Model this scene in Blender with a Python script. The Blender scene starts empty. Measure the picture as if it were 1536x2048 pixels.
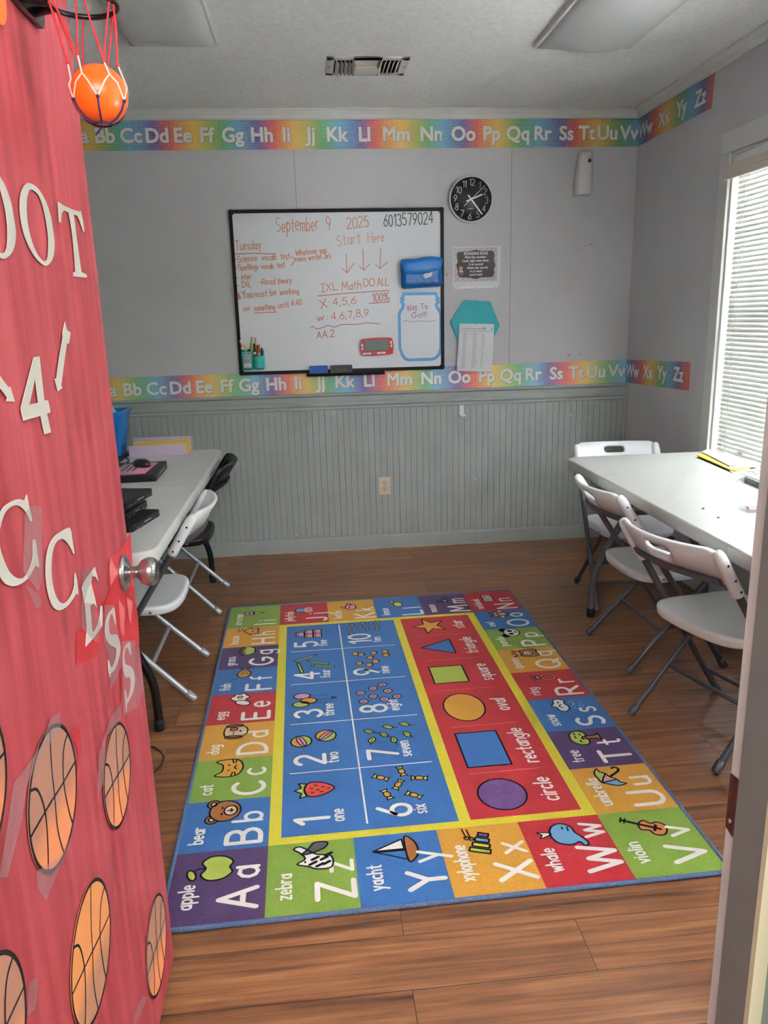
import bpy, math, random
from mathutils import Vector, Matrix
random.seed(7)
PI = math.pi
S = bpy.context.scene
COL = S.collection

# ------------------------------------------------------------------ camera
F_PX, PITCH, ROLL, YAW, CAM_H = 1532.72, 0.24735, -0.02688, -0.09006, 1.4124
def _axes():
    fwd = Vector((-math.sin(YAW)*math.cos(PITCH), math.cos(YAW)*math.cos(PITCH), -math.sin(PITCH)))
    right = Vector((math.cos(YAW), math.sin(YAW), 0)); up = right.cross(fwd)
    return (math.cos(ROLL)*right+math.sin(ROLL)*up, -math.sin(ROLL)*right+math.cos(ROLL)*up, fwd)
CR, CU, CF = _axes()
cam = bpy.data.objects.new('camera', bpy.data.cameras.new('camera'))
COL.objects.link(cam)
cam.matrix_world = Matrix(((CR.x, CU.x, -CF.x, 0), (CR.y, CU.y, -CF.y, 0), (CR.z, CU.z, -CF.z, CAM_H), (0, 0, 0, 1)))
cam.data.sensor_fit = 'VERTICAL'; cam.data.sensor_height = 36.0
cam.data.lens = F_PX*36.0/2048; cam.data.clip_start = 0.02
S.camera = cam
def at(u, v, **k):
    """measure a point of the photograph on a known plane of the room (X=, Y= or Z=)"""
    d = CF+CR*((u-768)/F_PX)-CU*((v-1024)/F_PX)
    ax = 'XYZ'.index(list(k)[0]); t = (list(k.values())[0]-(0, 0, CAM_H)[ax])/d[ax]
    return Vector((0, 0, CAM_H))+d*t

# ------------------------------------------------------------------ view + light
S.view_settings.view_transform = 'Standard'; S.view_settings.look = 'None'
S.view_settings.gamma = 1.0; S.view_settings.use_curve_mapping = False
S.view_settings.exposure = 2.13
W = bpy.data.worlds.new('sky'); S.world = W; W.use_nodes = True
bg = W.node_tree.nodes['Background']; bg.inputs[0].default_value = (0.78, 0.89, 1.0, 1); bg.inputs[1].default_value = 3.4
def area(name, loc, target, sx, sy, power, color):
    l = bpy.data.lights.new(name, 'AREA'); l.shape = 'RECTANGLE'; l.size = sx; l.size_y = sy; l.energy = power; l.color = color
    o = bpy.data.objects.new(name, l); COL.objects.link(o); o.location = loc
    o.rotation_euler = (Vector(target)-Vector(loc)).to_track_quat('-Z', 'Y').to_euler(); return o
sl = bpy.data.lights.new('sun_on_yard', 'SUN'); sl.energy = 125; sl.angle = .02; sl.color = (.97, .98, 1.0)
so = bpy.data.objects.new('sun_on_yard', sl); COL.objects.link(so); so.rotation_euler = Vector((.3, -.6, 1)).to_track_quat('Z', 'Y').to_euler()
for y0, y1 in ((1.98, 3.58), (.90, 1.76)):
    p_ = area('sky_portal', (2.09, (y0+y1)/2, 1.35), (0, (y0+y1)/2, 1.35), 1.5, y1-y0, 1, (1, 1, 1)); p_.data.cycles.is_portal = True
    p_.rotation_euler = (0, math.radians(90), 0)
area('hall_ceiling_lamp', (0.15, -0.95, 2.25), (0.0, 1.6, 0.5), 1.5, 0.8, 18, (1.0, 0.97, 0.95))
# ------------------------------------------------------------------ materials
def lin(c):
    f = lambda x: (x/255/12.92) if x <= 10 else ((x/255+0.055)/1.055)**2.4
    return (f(c[0]), f(c[1]), f(c[2]), 1)
MATS = {}
def mat(name, col, rough=0.5, metal=0.0, bump=None, vary=None, alpha=None, trans=None, coat=0, spec=0.5, sheen=0):
    """bump=(scale, strength[, stretch xyz]); vary=(scale, amount[, stretch])"""
    if name in MATS: return MATS[name]
    m = bpy.data.materials.new(name); m.use_nodes = True; MATS[name] = m
    nt = m.node_tree; b = nt.nodes['Principled BSDF']; L = nt.links
    b.inputs['Base Color'].default_value = lin(col); b.inputs['Roughness'].default_value = rough
    b.inputs['Metallic'].default_value = metal; b.inputs['Specular IOR Level'].default_value = spec
    b.inputs['Coat Weight'].default_value = coat; b.inputs['Sheen Weight'].default_value = sheen
    if alpha is not None: b.inputs['Alpha'].default_value = alpha
    def noise(scale, st=(1, 1, 1), det=4):
        tc = nt.nodes.new('ShaderNodeTexCoord'); mp = nt.nodes.new('ShaderNodeMapping'); mp.inputs['Scale'].default_value = st
        n = nt.nodes.new('ShaderNodeTexNoise'); n.inputs['Scale'].default_value = scale; n.inputs['Detail'].default_value = det
        L.new(tc.outputs['Object'], mp.inputs[0]); L.new(mp.outputs[0], n.inputs['Vector']); return n
    if vary:
        n = noise(vary[0], *(vary[2:3] or [(1, 1, 1)]))
        r = nt.nodes.new('ShaderNodeValToRGB'); a = vary[1]; c = lin(col)
        r.color_ramp.elements[0].position = .3; r.color_ramp.elements[1].position = .7
        r.color_ramp.elements[0].color = tuple(max(0, x*(1-a)) for x in c[:3])+(1,)
        r.color_ramp.elements[1].color = tuple(min(1, x*(1+a)) for x in c[:3])+(1,)
        L.new(n.outputs[0], r.inputs[0]); L.new(r.outputs[0], b.inputs['Base Color'])
    if bump:
        n = noise(bump[0], *(bump[2:3] or [(1, 1, 1)])); bp = nt.nodes.new('ShaderNodeBump')
        bp.inputs['Strength'].default_value = bump[1]; bp.inputs['Distance'].default_value = 0.004
        L.new(n.outputs[0], bp.inputs['Height']); L.new(bp.outputs[0], b.inputs['Normal'])
    if trans:
        t = nt.nodes.new('ShaderNodeBsdfTranslucent'); t.inputs[0].default_value = lin(col)
        mx = nt.nodes.new('ShaderNodeMixShader'); mx.inputs[0].default_value = trans
        L.new(b.outputs[0], mx.inputs[1]); L.new(t.outputs[0], mx.inputs[2]); L.new(mx.outputs[0], nt.nodes['Material Output'].inputs[0])
    return m

# ------------------------------------------------------------------ objects
def world_m(o):
    m = o.matrix_basis.copy()
    return world_m(o.parent) @ m if o.parent else m
def tag(o, label=None, cat=None, group=None, kind=None):
    if label: o['label'] = label
    if cat: o['category'] = cat
    if group: o['group'] = group
    if kind: o['kind'] = kind
    return o
def thing(name, label, cat, loc=(0, 0, 0), rz=0.0, group=None):
    o = bpy.data.objects.new(name, None); o.empty_display_size = .05; COL.objects.link(o)
    o.location = loc; o.rotation_euler = (0, 0, rz)
    return tag(o, label, cat, group)
def copy_tree(o, parent=None):
    c = o.copy(); COL.objects.link(c); c.parent = parent
    for ch in [x for x in bpy.data.objects if x.parent == o]: copy_tree(ch, c)
    return c

class Fr:
    """local frame: x right, y up, z out of the surface"""
    def __init__(s, o, x, y, z=None):
        s.o = Vector(o); s.x = Vector(x); s.y = Vector(y); s.z = Vector(z) if z is not None else s.x.cross(s.y)
    def __call__(s, p, z=0.0):
        return s.o+s.x*p[0]+s.y*p[1]+s.z*(p[2] if len(p) > 2 else z)
    def sub(s, p, a=0.0, k=1.0):
        c, d = math.cos(a)*k, math.sin(a)*k
        return Fr(s(p), s.x*c+s.y*d, s.y*c-s.x*d, s.z)

class MB:
    def __init__(s): s.v = []; s.f = []; s.m = []; s.sm = []; s.lift = 0
    def add(s, vs, fs, mi=0, smooth=False):
        n = len(s.v); s.v += [Vector(x) for x in vs]
        s.f += [[i+n for i in f] for f in fs]; s.m += [mi]*len(fs); s.sm += [smooth]*len(fs); return s
    def box(s, a, b, mi=0, fr=None):
        x0, y0, z0 = a; x1, y1, z1 = b
        vs = [(x0, y0, z0), (x1, y0, z0), (x1, y1, z0), (x0, y1, z0), (x0, y0, z1), (x1, y0, z1), (x1, y1, z1), (x0, y1, z1)]
        if fr: vs = [fr(v) for v in vs]
        return s.add(vs, [(0, 3, 2, 1), (4, 5, 6, 7), (0, 1, 5, 4), (1, 2, 6, 5), (2, 3, 7, 6), (3, 0, 4, 7)], mi)
    def loft(s, rings, mi=0, closed=True, cap=True, smooth=True):
        n = len(rings[0]); vs = [p for r in rings for p in r]; fs = []
        for i in range(len(rings)-1):
            for j in range(n if closed else n-1):
                k = (j+1) % n; fs.append((i*n+j, i*n+k, (i+1)*n+k, (i+1)*n+j))
        s.add(vs, fs, mi, smooth)
        if cap and closed:
            s.add(rings[0], [tuple(range(n))[::-1]], mi); s.add(rings[-1], [tuple(range(n))], mi)
        return s
    def tube(s, pts, r, n=10, mi=0, cap=True, closed=False, sy=1.0):
        pts = [Vector(p) for p in pts]; rs = r if isinstance(r, (list, tuple)) else [r]*len(pts)
        rings = []; prev = None; N = len(pts)
        for i, p in enumerate(pts):
            if closed: t = pts[(i+1) % N]-pts[i-1]
            else: t = pts[min(i+1, N-1)]-pts[max(i-1, 0)]
            t.normalize()
            if prev is None:
                up = Vector((0, 0, 1)) if abs(t.z) < .9 else Vector((1, 0, 0))
                a = t.cross(up).normalized()
            else: a = (prev-t*prev.dot(t)).normalized()
            b = t.cross(a); prev = a
            rings.append([p+(a*math.cos(2*PI*k/n)+b*math.sin(2*PI*k/n)*sy)*rs[i] for k in range(n)])
        if closed: rings.append(rings[0])
        return s.loft(rings, mi, cap=cap and not closed)
    def lathe(s, prof, o, ax, n=32, mi=0):
        o = Vector(o); ax = Vector(ax).normalized(); u = ax.orthogonal().normalized(); w = ax.cross(u)
        rings = [[o+ax*h+(u*math.cos(2*PI*k/n)+w*math.sin(2*PI*k/n))*max(r, 1e-4) for k in range(n)] for r, h in prof]
        return s.loft(rings, mi)
    def poly(s, pts, fr=None, z=0.0, mi=0):
        p = [fr(q, z) for q in pts] if fr else [Vector(q) for q in pts]
        return s.add(p, [tuple(range(len(p)))], mi)
    def prism(s, pts, fr, z0, z1, mi=0, holes=(), smooth=False):
        """extruded outline, holes allowed (tessellated)"""
        from mathutils.geometry import tessellate_polygon
        loops = [list(pts)]+[list(h) for h in holes]; flat = [p for l in loops for p in l]
        tris = tessellate_polygon([[Vector((p[0], p[1], 0)) for p in l] for l in loops])
        n = len(flat); vs = [fr(p, z1) for p in flat]+[fr(p, z0) for p in flat]
        nf = []
        for t in tris:
            a, b, c = [flat[i] for i in t]
            if (b[0]-a[0])*(c[1]-a[1])-(b[1]-a[1])*(c[0]-a[0]) < 0: t = (t[0], t[2], t[1])
            nf.append(tuple(t)); nf.append((t[2]+n, t[1]+n, t[0]+n))
        s.add(vs, nf, mi)
        k = 0
        for l in loops:
            m = len(l)
            s.add([fr(p, z1) for p in l]+[fr(p, z0) for p in l], [(i, i+m, (i+1) % m+m, (i+1) % m) for i in range(m)], mi, smooth)
        return s
    def flat(s, pts, fr, z=0.0, mi=0):
        from mathutils.geometry import tessellate_polygon
        tris = tessellate_polygon([[Vector((p[0], p[1], 0)) for p in pts]]); out = []
        for t in tris:
            a, b, c = [pts[i] for i in t]
            if (b[0]-a[0])*(c[1]-a[1])-(b[1]-a[1])*(c[0]-a[0]) < 0: t = (t[0], t[2], t[1])
            out.append(tuple(t))
        return s.add([fr(p, z) for p in pts], out, mi)
    def ribbon(s, pts, w, fr, z=0.0, mi=0, closed=False):
        """flat painted line of width w with round joints"""
        P = [Vector((p[0], p[1])) for p in pts]; h = w/2
        P = [p for i, p in enumerate(P) if i == 0 or (p-P[i-1]).length > 1e-6]
        if closed and (P[0]-P[-1]).length > 1e-6: P.append(P[0])
        n = len(P)
        for i in range(1, n-1):
            if (P[i]-P[i-1]).normalized().dot((P[i+1]-P[i]).normalized()) < .3:
                s.ribbon(P[:i+1], w, fr, z, mi); return s.ribbon(P[i:], w, fr, z, mi)
        s.lift = (s.lift+1) % 13; z = z+s.lift*3e-5
        if n < 2: P = P*2; P[1] = P[1]+Vector((1e-5, 0)); n = 2
        d = [(P[i+1]-P[i]).normalized() for i in range(n-1)]
        def disc(p):
            s.add([fr((p.x+h*math.cos(a*PI/4), p.y+h*math.sin(a*PI/4)), z-1.5e-5+s.lift*1e-7) for a in range(8)], [tuple(range(8))], mi)
        L, R = [], []
        for i in range(n):
            if closed and i in (0, n-1): a, b = d[-1], d[0]
            else: a, b = d[max(i-1, 0)], d[min(i, n-2)]
            t = a+b
            if t.length < .5: t = b.copy()
            t.normalize(); q = Vector((-t.y, t.x)); k = h/max(.75, abs(q.dot(Vector((-b.y, b.x)))))
            if a.dot(b) < .75: disc(P[i])
            L.append(P[i]+q*k); R.append(P[i]-q*k)
        if not closed and w > .0015: disc(P[0]); disc(P[-1])
        s.add([fr((p.x, p.y), z) for p in L]+[fr((p.x, p.y), z) for p in R], [(i, i+n, i+n+1, i+1) for i in range(n-1)], mi)
        return s
    def ball(s, c, r, n=16, mi=0, sc=(1, 1, 1)):
        rings = []
        for i in range(n+1):
            a = PI*i/n; rr = max(math.sin(a), 1e-4)*r
            rings.append([Vector(c)+Vector((rr*math.cos(2*PI*k/(2*n))*sc[0], rr*math.sin(2*PI*k/(2*n))*sc[1], -math.cos(a)*r*sc[2])) for k in range(2*n)])
        return s.loft(rings, mi)
    def build(s, name, mats, parent=None, bevel=0, origin=None, seg=2, autosmooth=False):
        me = bpy.data.meshes.new(name)
        inv = Matrix.Identity(4)
        o = bpy.data.objects.new(name, me); COL.objects.link(o)
        if parent: o.parent = parent; inv = world_m(parent).inverted()
        elif origin is not None: o.location = origin; inv = Matrix.Translation(Vector(origin)).inverted()
        me.from_pydata([inv @ v for v in s.v], [], s.f)
        for m in (mats if isinstance(mats, (list, tuple)) else [mats]): me.materials.append(m)
        me.polygons.foreach_set('material_index', s.m)
        me.polygons.foreach_set('use_smooth', s.sm)
        me.validate(); me.update()
        if bevel:
            b = o.modifiers.new('bevel', 'BEVEL'); b.width = bevel; b.segments = seg; b.limit_method = 'ANGLE'; b.angle_limit = math.radians(40)
        return o
def struct(name, mb, m, parent=None, bevel=0, label=None):
    o = mb.build(name, m, parent, bevel)
    if not parent: o['kind'] = 'structure'
    if label and not parent: o['label'] = label
    return o
def rrect(w, h, r, n=5, cx=0, cy=0):
    out = []
    for sx, sy, a0 in ((1, 1, 0), (-1, 1, 90), (-1, -1, 180), (1, -1, 270)):
        for k in range(n+1):
            a = math.radians(a0+90*k/n); out.append((cx+sx*(w/2-r)+r*math.cos(a), cy+sy*(h/2-r)+r*math.sin(a)))
    return out
def ell(rx, ry=None, n=28, cx=0, cy=0, a0=0, a1=360):
    ry = ry or rx; full = abs(a1-a0) >= 360
    return [(cx+rx*math.cos(math.radians(a0+(a1-a0)*k/(n if full else n-1))), cy+ry*math.sin(math.radians(a0+(a1-a0)*k/(n if full else n-1)))) for k in range(n)]
def spl(pts, n=6, closed=False):
    """Catmull-Rom through 2-D or 3-D points"""
    P = [Vector(p) for p in pts]; N = len(P); out = []
    g = (lambda i: P[i % N]) if closed else (lambda i: P[max(0, min(N-1, i))])
    for i in range(N if closed else N-1):
        a, b, c, d = g(i-1), g(i), g(i+1), g(i+2)
        for k in range(n):
            t = k/n; out.append(.5*((2*b)+(c-a)*t+(2*a-5*b+4*c-d)*t*t+(3*b-a-3*c+d)*t**3))
    if not closed: out.append(P[-1])
    return out

# printed type (built-in font) as flat faces
_tc = bpy.data.curves.new('type', 'FONT'); _to = bpy.data.objects.new('type', _tc); COL.objects.link(_to)
def glyphs(txt, bold=0.0):
    _tc.body = txt; _tc.size = 1.0; _tc.offset = bold; _tc.fill_mode = 'FRONT'; _tc.resolution_u = 3
    bpy.context.view_layer.update()
    me = bpy.data.meshes.new_from_object(_to.evaluated_get(bpy.context.evaluated_depsgraph_get()))
    vs = [v.co.copy() for v in me.vertices]; fs = [tuple(p.vertices) for p in me.polygons]
    bpy.data.meshes.remove(me); return vs, fs
_cap = max(v.y for v in glyphs('H')[0])
def type_(mb, txt, fr, h, x=0, y=0, align=0.5, width=None, bold=0.02, z=0.0, mi=0):
    """cap height h, baseline at y, x is the anchor given by align"""
    vs, fs = glyphs(txt, bold); k = h/_cap
    x0 = min(v.x for v in vs); x1 = max(v.x for v in vs); kx = width/(x1-x0) if width else k
    out = [fr((x+(v.x-x0-(x1-x0)*align)*kx, y+v.y*k), z) for v in vs]
    good = []
    for f in fs:
        a, b, c = vs[f[0]], vs[f[1]], vs[f[2]]
        good.append(f if (b-a).cross(c-a).z >= 0 else f[::-1])
    mb.add(out, good, mi)

# hand-drawn stroke alphabet: cap height 1, x-height .62
def _a(cx, cy, rx, ry, a0, a1, n=9): return ell(rx, ry, n, cx, cy, a0, a1) if abs(a1-a0) < 360 else ell(rx, ry, 16, cx, cy, a0, a1)+[(cx+rx*math.cos(math.radians(a0)), cy+ry*math.sin(math.radians(a0)))]
X = .62
G = {
'A': (.75, [[(0, 0), (.36, 1), (.72, 0)], [(.13, .36), (.6, .36)]]),
'B': (.62, [[(0, 0), (0, 1)]+_a(.28, .76, .26, .24, 90, -90)+[(0, .52)], [(0, .52)]+_a(.3, .26, .3, .26, 90, -90)+[(0, 0)]]),
'C': (.68, [_a(.38, .5, .38, .5, 50, 310, 14)]),
'D': (.68, [[(0, 0), (0, 1)]+_a(.2, .5, .48, .5, 90, -90, 12)+[(0, 0)]]),
'E': (.55, [[(.52, 1), (0, 1), (0, 0), (.55, 0)], [(0, .52), (.45, .52)]]),
'F': (.52, [[(.52, 1), (0, 1), (0, 0)], [(0, .52), (.42, .52)]]),
'G': (.74, [_a(.4, .5, .4, .5, 50, 330, 14)+[(.74, .42), (.45, .42)]]),
'H': (.62, [[(0, 0), (0, 1)], [(.62, 0), (.62, 1)], [(0, .52), (.62, .52)]]),
'I': (.06, [[(.03, 0), (.03, 1)]]),
'J': (.45, [[(.42, 1), (.42, .25)]+_a(.2, .24, .22, .24, 0, -150)]),
'K': (.6, [[(0, 0), (0, 1)], [(.55, 1), (0, .45)], [(.14, .58), (.6, 0)]]),
'L': (.5, [[(0, 1), (0, 0), (.5, 0)]]),
'M': (.8, [[(0, 0), (.08, 1), (.4, .3), (.72, 1), (.8, 0)]]),
'N': (.64, [[(0, 0), (0, 1), (.62, 0), (.62, 1)]]),
'O': (.8, [_a(.4, .5, .4, .5, 90, 450)]),
'P': (.58, [[(0, 0), (0, 1)]+_a(.27, .73, .3, .27, 90, -90)+[(0, .46)]]),
'Q': (.82, [_a(.4, .5, .4, .5, 90, 450), [(.48, .25), (.8, -.06)]]),
'R': (.62, [[(0, 0), (0, 1)]+_a(.27, .73, .3, .27, 90, -90)+[(0, .46)], [(.24, .46), (.62, 0)]]),
'S': (.58, [_a(.3, .75, .26, .25, 40, 270)+_a(.29, .25, .29, .25, 90, -140)]),
'T': (.66, [[(0, 1), (.66, 1)], [(.33, 1), (.33, 0)]]),
'U': (.64, [[(0, 1), (0, .32)]+_a(.32, .32, .32, .32, 180, 360)+[(.64, 1)]]),
'V': (.68, [[(0, 1), (.34, 0), (.68, 1)]]),
'W': (1.0, [[(0, 1), (.26, 0), (.5, .85), (.74, 0), (1, 1)]]),
'X': (.66, [[(0, 1), (.66, 0)], [(.66, 1), (0, 0)]]),
'Y': (.66, [[(0, 1), (.33, .48), (.66, 1)], [(.33, .48), (.33, 0)]]),
'Z': (.62, [[(0, 1), (.6, 1), (0, 0), (.62, 0)]]),
'a': (.46, [_a(.22, .28, .22, .28, 60, 400), [(.44, X), (.44, 0)]]),
'b': (.46, [[(0, 1), (0, 0)], _a(.23, .29, .23, .29, 160, 520)]),
'c': (.4, [_a(.23, .3, .23, .3, 50, 310)]),
'd': (.46, [[(.45, 1), (.45, 0)], _a(.22, .29, .22, .29, 20, 380)]),
'e': (.44, [[(0, .32), (.43, .32)]+_a(.22, .31, .22, .31, 10, 310)]),
'f': (.32, [_a(.28, .82, .16, .18, 70, 180, 6)+[(.12, 0)], [(0, .58), (.3, .58)]]),
'g': (.46, [_a(.22, .31, .22, .28, 60, 400), [(.44, X), (.44, -.12)]+_a(.22, -.12, .22, .2, 0, -150, 7)]),
'h': (.42, [[(0, 1), (0, 0)], [(0, .36)]+_a(.21, .38, .2, .23, 170, 0, 7)+[(.41, 0)]]),
'i': (.06, [[(.03, X), (.03, 0)], [(.03, .84), (.03, .87)]]),
'j': (.2, [[(.18, X), (.18, -.14)]+_a(.04, -.14, .14, .18, 0, -120, 5), [(.18, .84), (.18, .87)]]),
'k': (.42, [[(0, 1), (0, 0)], [(.36, X), (0, .26)], [(.1, .36), (.4, 0)]]),
'l': (.06, [[(.03, 1), (.03, 0)]]),
'm': (.66, [[(0, X), (0, 0)], [(0, .4)]+_a(.17, .42, .16, .19, 170, 0, 6)+[(.33, 0)], [(.33, .4)]+_a(.49, .42, .16, .19, 170, 0, 6)+[(.65, 0)]]),
'n': (.42, [[(0, X), (0, 0)], [(0, .38)]+_a(.21, .4, .2, .22, 170, 0, 7)+[(.41, 0)]]),
'o': (.46, [_a(.23, .3, .23, .3, 90, 450)]),
'p': (.46, [[(0, X), (0, -.36)], _a(.23, .31, .23, .29, 160, 520)]),
'q': (.46, [[(.45, X), (.45, -.36)], _a(.22, .31, .22, .29, 20, 380)]),
'r': (.3, [[(0, X), (0, 0)], [(0, .38)]+_a(.2, .38, .2, .22, 170, 60, 5)]),
's': (.36, [_a(.19, .46, .15, .15, 40, 270, 7)+_a(.17, .15, .17, .15, 90, -140, 7)]),
't': (.34, [[(.15, .92), (.15, .14)]+_a(.26, .13, .11, .13, 180, 290, 5), [(0, .6), (.32, .6)]]),
'u': (.42, [[(0, X), (0, .22)]+_a(.2, .21, .2, .21, 180, 350, 7), [(.41, X), (.41, 0)]]),
'v': (.44, [[(0, X), (.22, 0), (.44, X)]]),
'w': (.64, [[(0, X), (.17, 0), (.32, .55), (.47, 0), (.64, X)]]),
'x': (.44, [[(0, X), (.44, 0)], [(.44, X), (0, 0)]]),
'y': (.44, [[(0, X), (.23, .03)], [(.44, X), (.1, -.36)]]),
'z': (.42, [[(0, X), (.4, X), (0, 0), (.42, 0)]]),
'0': (.56, [_a(.28, .5, .28, .5, 90, 450)]),
'1': (.26, [[(0, .78), (.22, 1), (.22, 0)]]),
'2': (.56, [_a(.27, .73, .27, .27, 160, -25, 9)+[(0, 0), (.56, 0)]]),
'3': (.54, [_a(.25, .76, .24, .24, 150, -80, 9)+_a(.25, .27, .28, .27, 80, -150, 9)]),
'4': (.6, [[(.42, 0), (.42, 1), (0, .3), (.6, .3)]]),
'5': (.54, [[(.5, 1), (.08, 1), (.04, .55)]+_a(.25, .31, .28, .31, 120, -140, 10)]),
'6': (.54, [[(.42, 1), (.08, .5)]+_a(.27, .29, .27, .29, 150, 510, 16)]),
'7': (.56, [[(0, 1), (.55, 1), (.2, 0)]]),
'8': (.54, [_a(.27, .76, .22, .24, -90, 270), _a(.27, .27, .27, .26, 90, 450)]),
'9': (.54, [[(.12, 0), (.46, .5)]+_a(.27, .71, .27, .29, -30, 330, 16)]),
'.': (.08, [[(.03, .02), (.05, .02)]]), ',': (.1, [[(.07, .06), (.0, -.16)]]), ':': (.08, [[(.04, .1), (.04, .13)], [(.04, .5), (.04, .53)]]),
'-': (.35, [[(0, .4), (.35, .4)]]), '!': (.06, [[(.03, 1), (.03, .3)], [(.03, .03), (.03, .05)]]), '+': (.3, [[(0, .3), (.3, .3)], [(.15, .45), (.15, .12)]]),
'%': (.9, [_a(.2, .78, .18, .2, 90, 450), _a(.7, .2, .18, .2, 90, 450), [(.78, 1), (.12, 0)]]),
'*': (.4, [[(0, .1), (.4, .8)], [(.4, .1), (0, .8)], [(.2, 0), (.2, .9)]]), "'": (.06, [[(.04, 1), (.02, .8)]]),
' ': (.3, []), '|': (.4, [[(.2, 0), (.2, 1)], [(0, 1), (.4, 1)], [(0, 0), (.4, 0)]]), '>': (.3, [[(0, .7), (.3, .45), (0, .1)]]),
}
def width_(txt, gap): return sum(G[c][0]+gap for c in txt)-gap
def script_(mb, txt, fr, h, w, x=0, y=0, align=0.0, gap=.24, z=0.0, mi=0, jit=0.0, kx=1.0, slant=0.0):
    """draw txt with round strokes of width w; jit makes it look hand-written"""
    cx = x-width_(txt, gap)*h*kx*align
    for c in txt:
        dy = random.uniform(-jit, jit)*h; sc = 1+random.uniform(-jit, jit); a = random.uniform(-jit, jit)*.6
        for st in G[c][1]:
            P = [(cx+((p[0]+(a+slant)*p[1])*sc)*h*kx, y+dy+p[1]*sc*h) for p in st]
            mb.ribbon(P, w, fr, z, mi)
        cx += (G[c][0]+gap)*h*kx
    return cx
# ------------------------------------------------------------------ room shell
XL, XR, YB, YF, ZC = -1.30, 1.95, 4.652, 0.657, 2.535
m_wall = mat('grey wall paint', (204, 202, 204), .75, bump=(90, .12), vary=(3, .03))
m_wains = mat('grey green wainscot paint', (165, 170, 166), .55, bump=(60, .1), vary=(5, .05))
m_trimw = mat('white trim paint', (216, 215, 210), .5, vary=(8, .04))
m_ceil = mat('textured ceiling paint', (236, 237, 234), .9, bump=(62, .9), vary=(48, .06))
def wood_floor():
    m = bpy.data.materials.new('vinyl plank floor'); m.use_nodes = True; nt = m.node_tree; L = nt.links; N = nt.nodes.new
    b = nt.nodes['Principled BSDF']; tc = N('ShaderNodeTexCoord')
    br = N('ShaderNodeTexBrick'); br.offset = .37; br.offset_frequency = 2; br.squash = 1
    for k, v in (('Color1', (0, 0, 0, 1)), ('Color2', (1, 1, 1, 1)), ('Mortar', (.5, .5, .5, 1)), ('Scale', 1.0), ('Mortar Size', .0011), ('Mortar Smooth', .1), ('Bias', 0), ('Brick Width', 1.12), ('Row Height', .152)): br.inputs[k].default_value = v
    mo = N('ShaderNodeMapping'); mo.inputs['Location'].default_value = (.55, .02, 0); L.new(tc.outputs['Object'], mo.inputs[0]); L.new(mo.outputs[0], br.inputs['Vector'])
    sep = N('ShaderNodeSeparateColor'); L.new(br.outputs['Color'], sep.inputs[0])
    # every plank gets its own stretch of grain
    add = N('ShaderNodeVectorMath'); add.operation = 'MULTIPLY_ADD'; add.inputs[1].default_value = (7.3, 5.1, 3.7)
    L.new(br.outputs['Color'], add.inputs[0]); L.new(tc.outputs['Object'], add.inputs[2])
    def noise(sc, det, dist, rough=.6):
        mp = N('ShaderNodeMapping'); mp.inputs['Scale'].default_value = sc; L.new(add.outputs[0], mp.inputs[0])
        n = N('ShaderNodeTexNoise'); n.inputs['Scale'].default_value = 1; n.inputs['Detail'].default_value = det; n.inputs['Roughness'].default_value = rough; n.inputs['Distortion'].default_value = dist
        L.new(mp.outputs[0], n.inputs['Vector']); return n
    n1 = noise((1.6, 42, 1), 7, .5); n2 = noise((1.0, 5, 1), 3, .3); n3 = noise((5, 130, 1), 3, 0); n4 = noise((3.0, 22, 1), 2, .2)
    r1 = N('ShaderNodeValToRGB'); e = r1.color_ramp.elements
    e[0].position = .28; e[0].color = lin((82, 53, 36)); e[1].position = .74; e[1].color = lin((172, 124, 84))
    x = e.new(.42); x.color = lin((124, 82, 54)); x = e.new(.56); x.color = lin((146, 99, 66)); L.new(n1.outputs[0], r1.inputs[0])
    r2 = N('ShaderNodeValToRGB'); r2.color_ramp.elements[0].position = .3; r2.color_ramp.elements[0].color = (.62, .58, .56, 1); r2.color_ramp.elements[1].position = .75; r2.color_ramp.elements[1].color = (1.12, 1.06, 1.0, 1)
    L.new(n2.outputs[0], r2.inputs[0])
    def mul(a, c, f=1.0, mode='MULTIPLY'):
        q = N('ShaderNodeMix'); q.data_type = 'RGBA'; q.blend_type = mode; q.inputs[0].default_value = f
        L.new(a, q.inputs[6]); L.new(c, q.inputs[7]) if not isinstance(c, tuple) else q.inputs[7].__setattr__('default_value', c); return q
    q = mul(r1.outputs[0], r2.outputs[0])
    # dark streaks and knots
    r3 = N('ShaderNodeValToRGB'); r3.color_ramp.elements[0].position = .62; r3.color_ramp.elements[0].color = (1, 1, 1, 1); r3.color_ramp.elements[1].position = .74; r3.color_ramp.elements[1].color = (.6, .55, .52, 1)
    L.new(n4.outputs[0], r3.inputs[0]); q = mul(q.outputs[2], r3.outputs[0])
    r4 = N('ShaderNodeValToRGB'); r4.color_ramp.elements[0].position = .35; r4.color_ramp.elements[0].color = (.78, .76, .74, 1); r4.color_ramp.elements[1].position = .6; r4.color_ramp.elements[1].color = (1.05, 1.05, 1.05, 1)
    L.new(n3.outputs[0], r4.inputs[0]); q = mul(q.outputs[2], r4.outputs[0])
    r5 = N('ShaderNodeValToRGB'); r5.color_ramp.elements[0].color = (.92, .91, .90, 1); r5.color_ramp.elements[1].color = (1.1, 1.1, 1.1, 1); L.new(sep.outputs[0], r5.inputs[0]); q = mul(q.outputs[2], r5.outputs[0])
    g = N('ShaderNodeMix'); g.data_type = 'RGBA'; L.new(br.outputs['Fac'], g.inputs[0]); L.new(q.outputs[2], g.inputs[6]); g.inputs[7].default_value = lin((45, 28, 20)); L.new(g.outputs[2], b.inputs['Base Color'])
    bp = N('ShaderNodeBump'); bp.inputs['Strength'].default_value = .25; bp.inputs['Distance'].default_value = .0015
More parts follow.
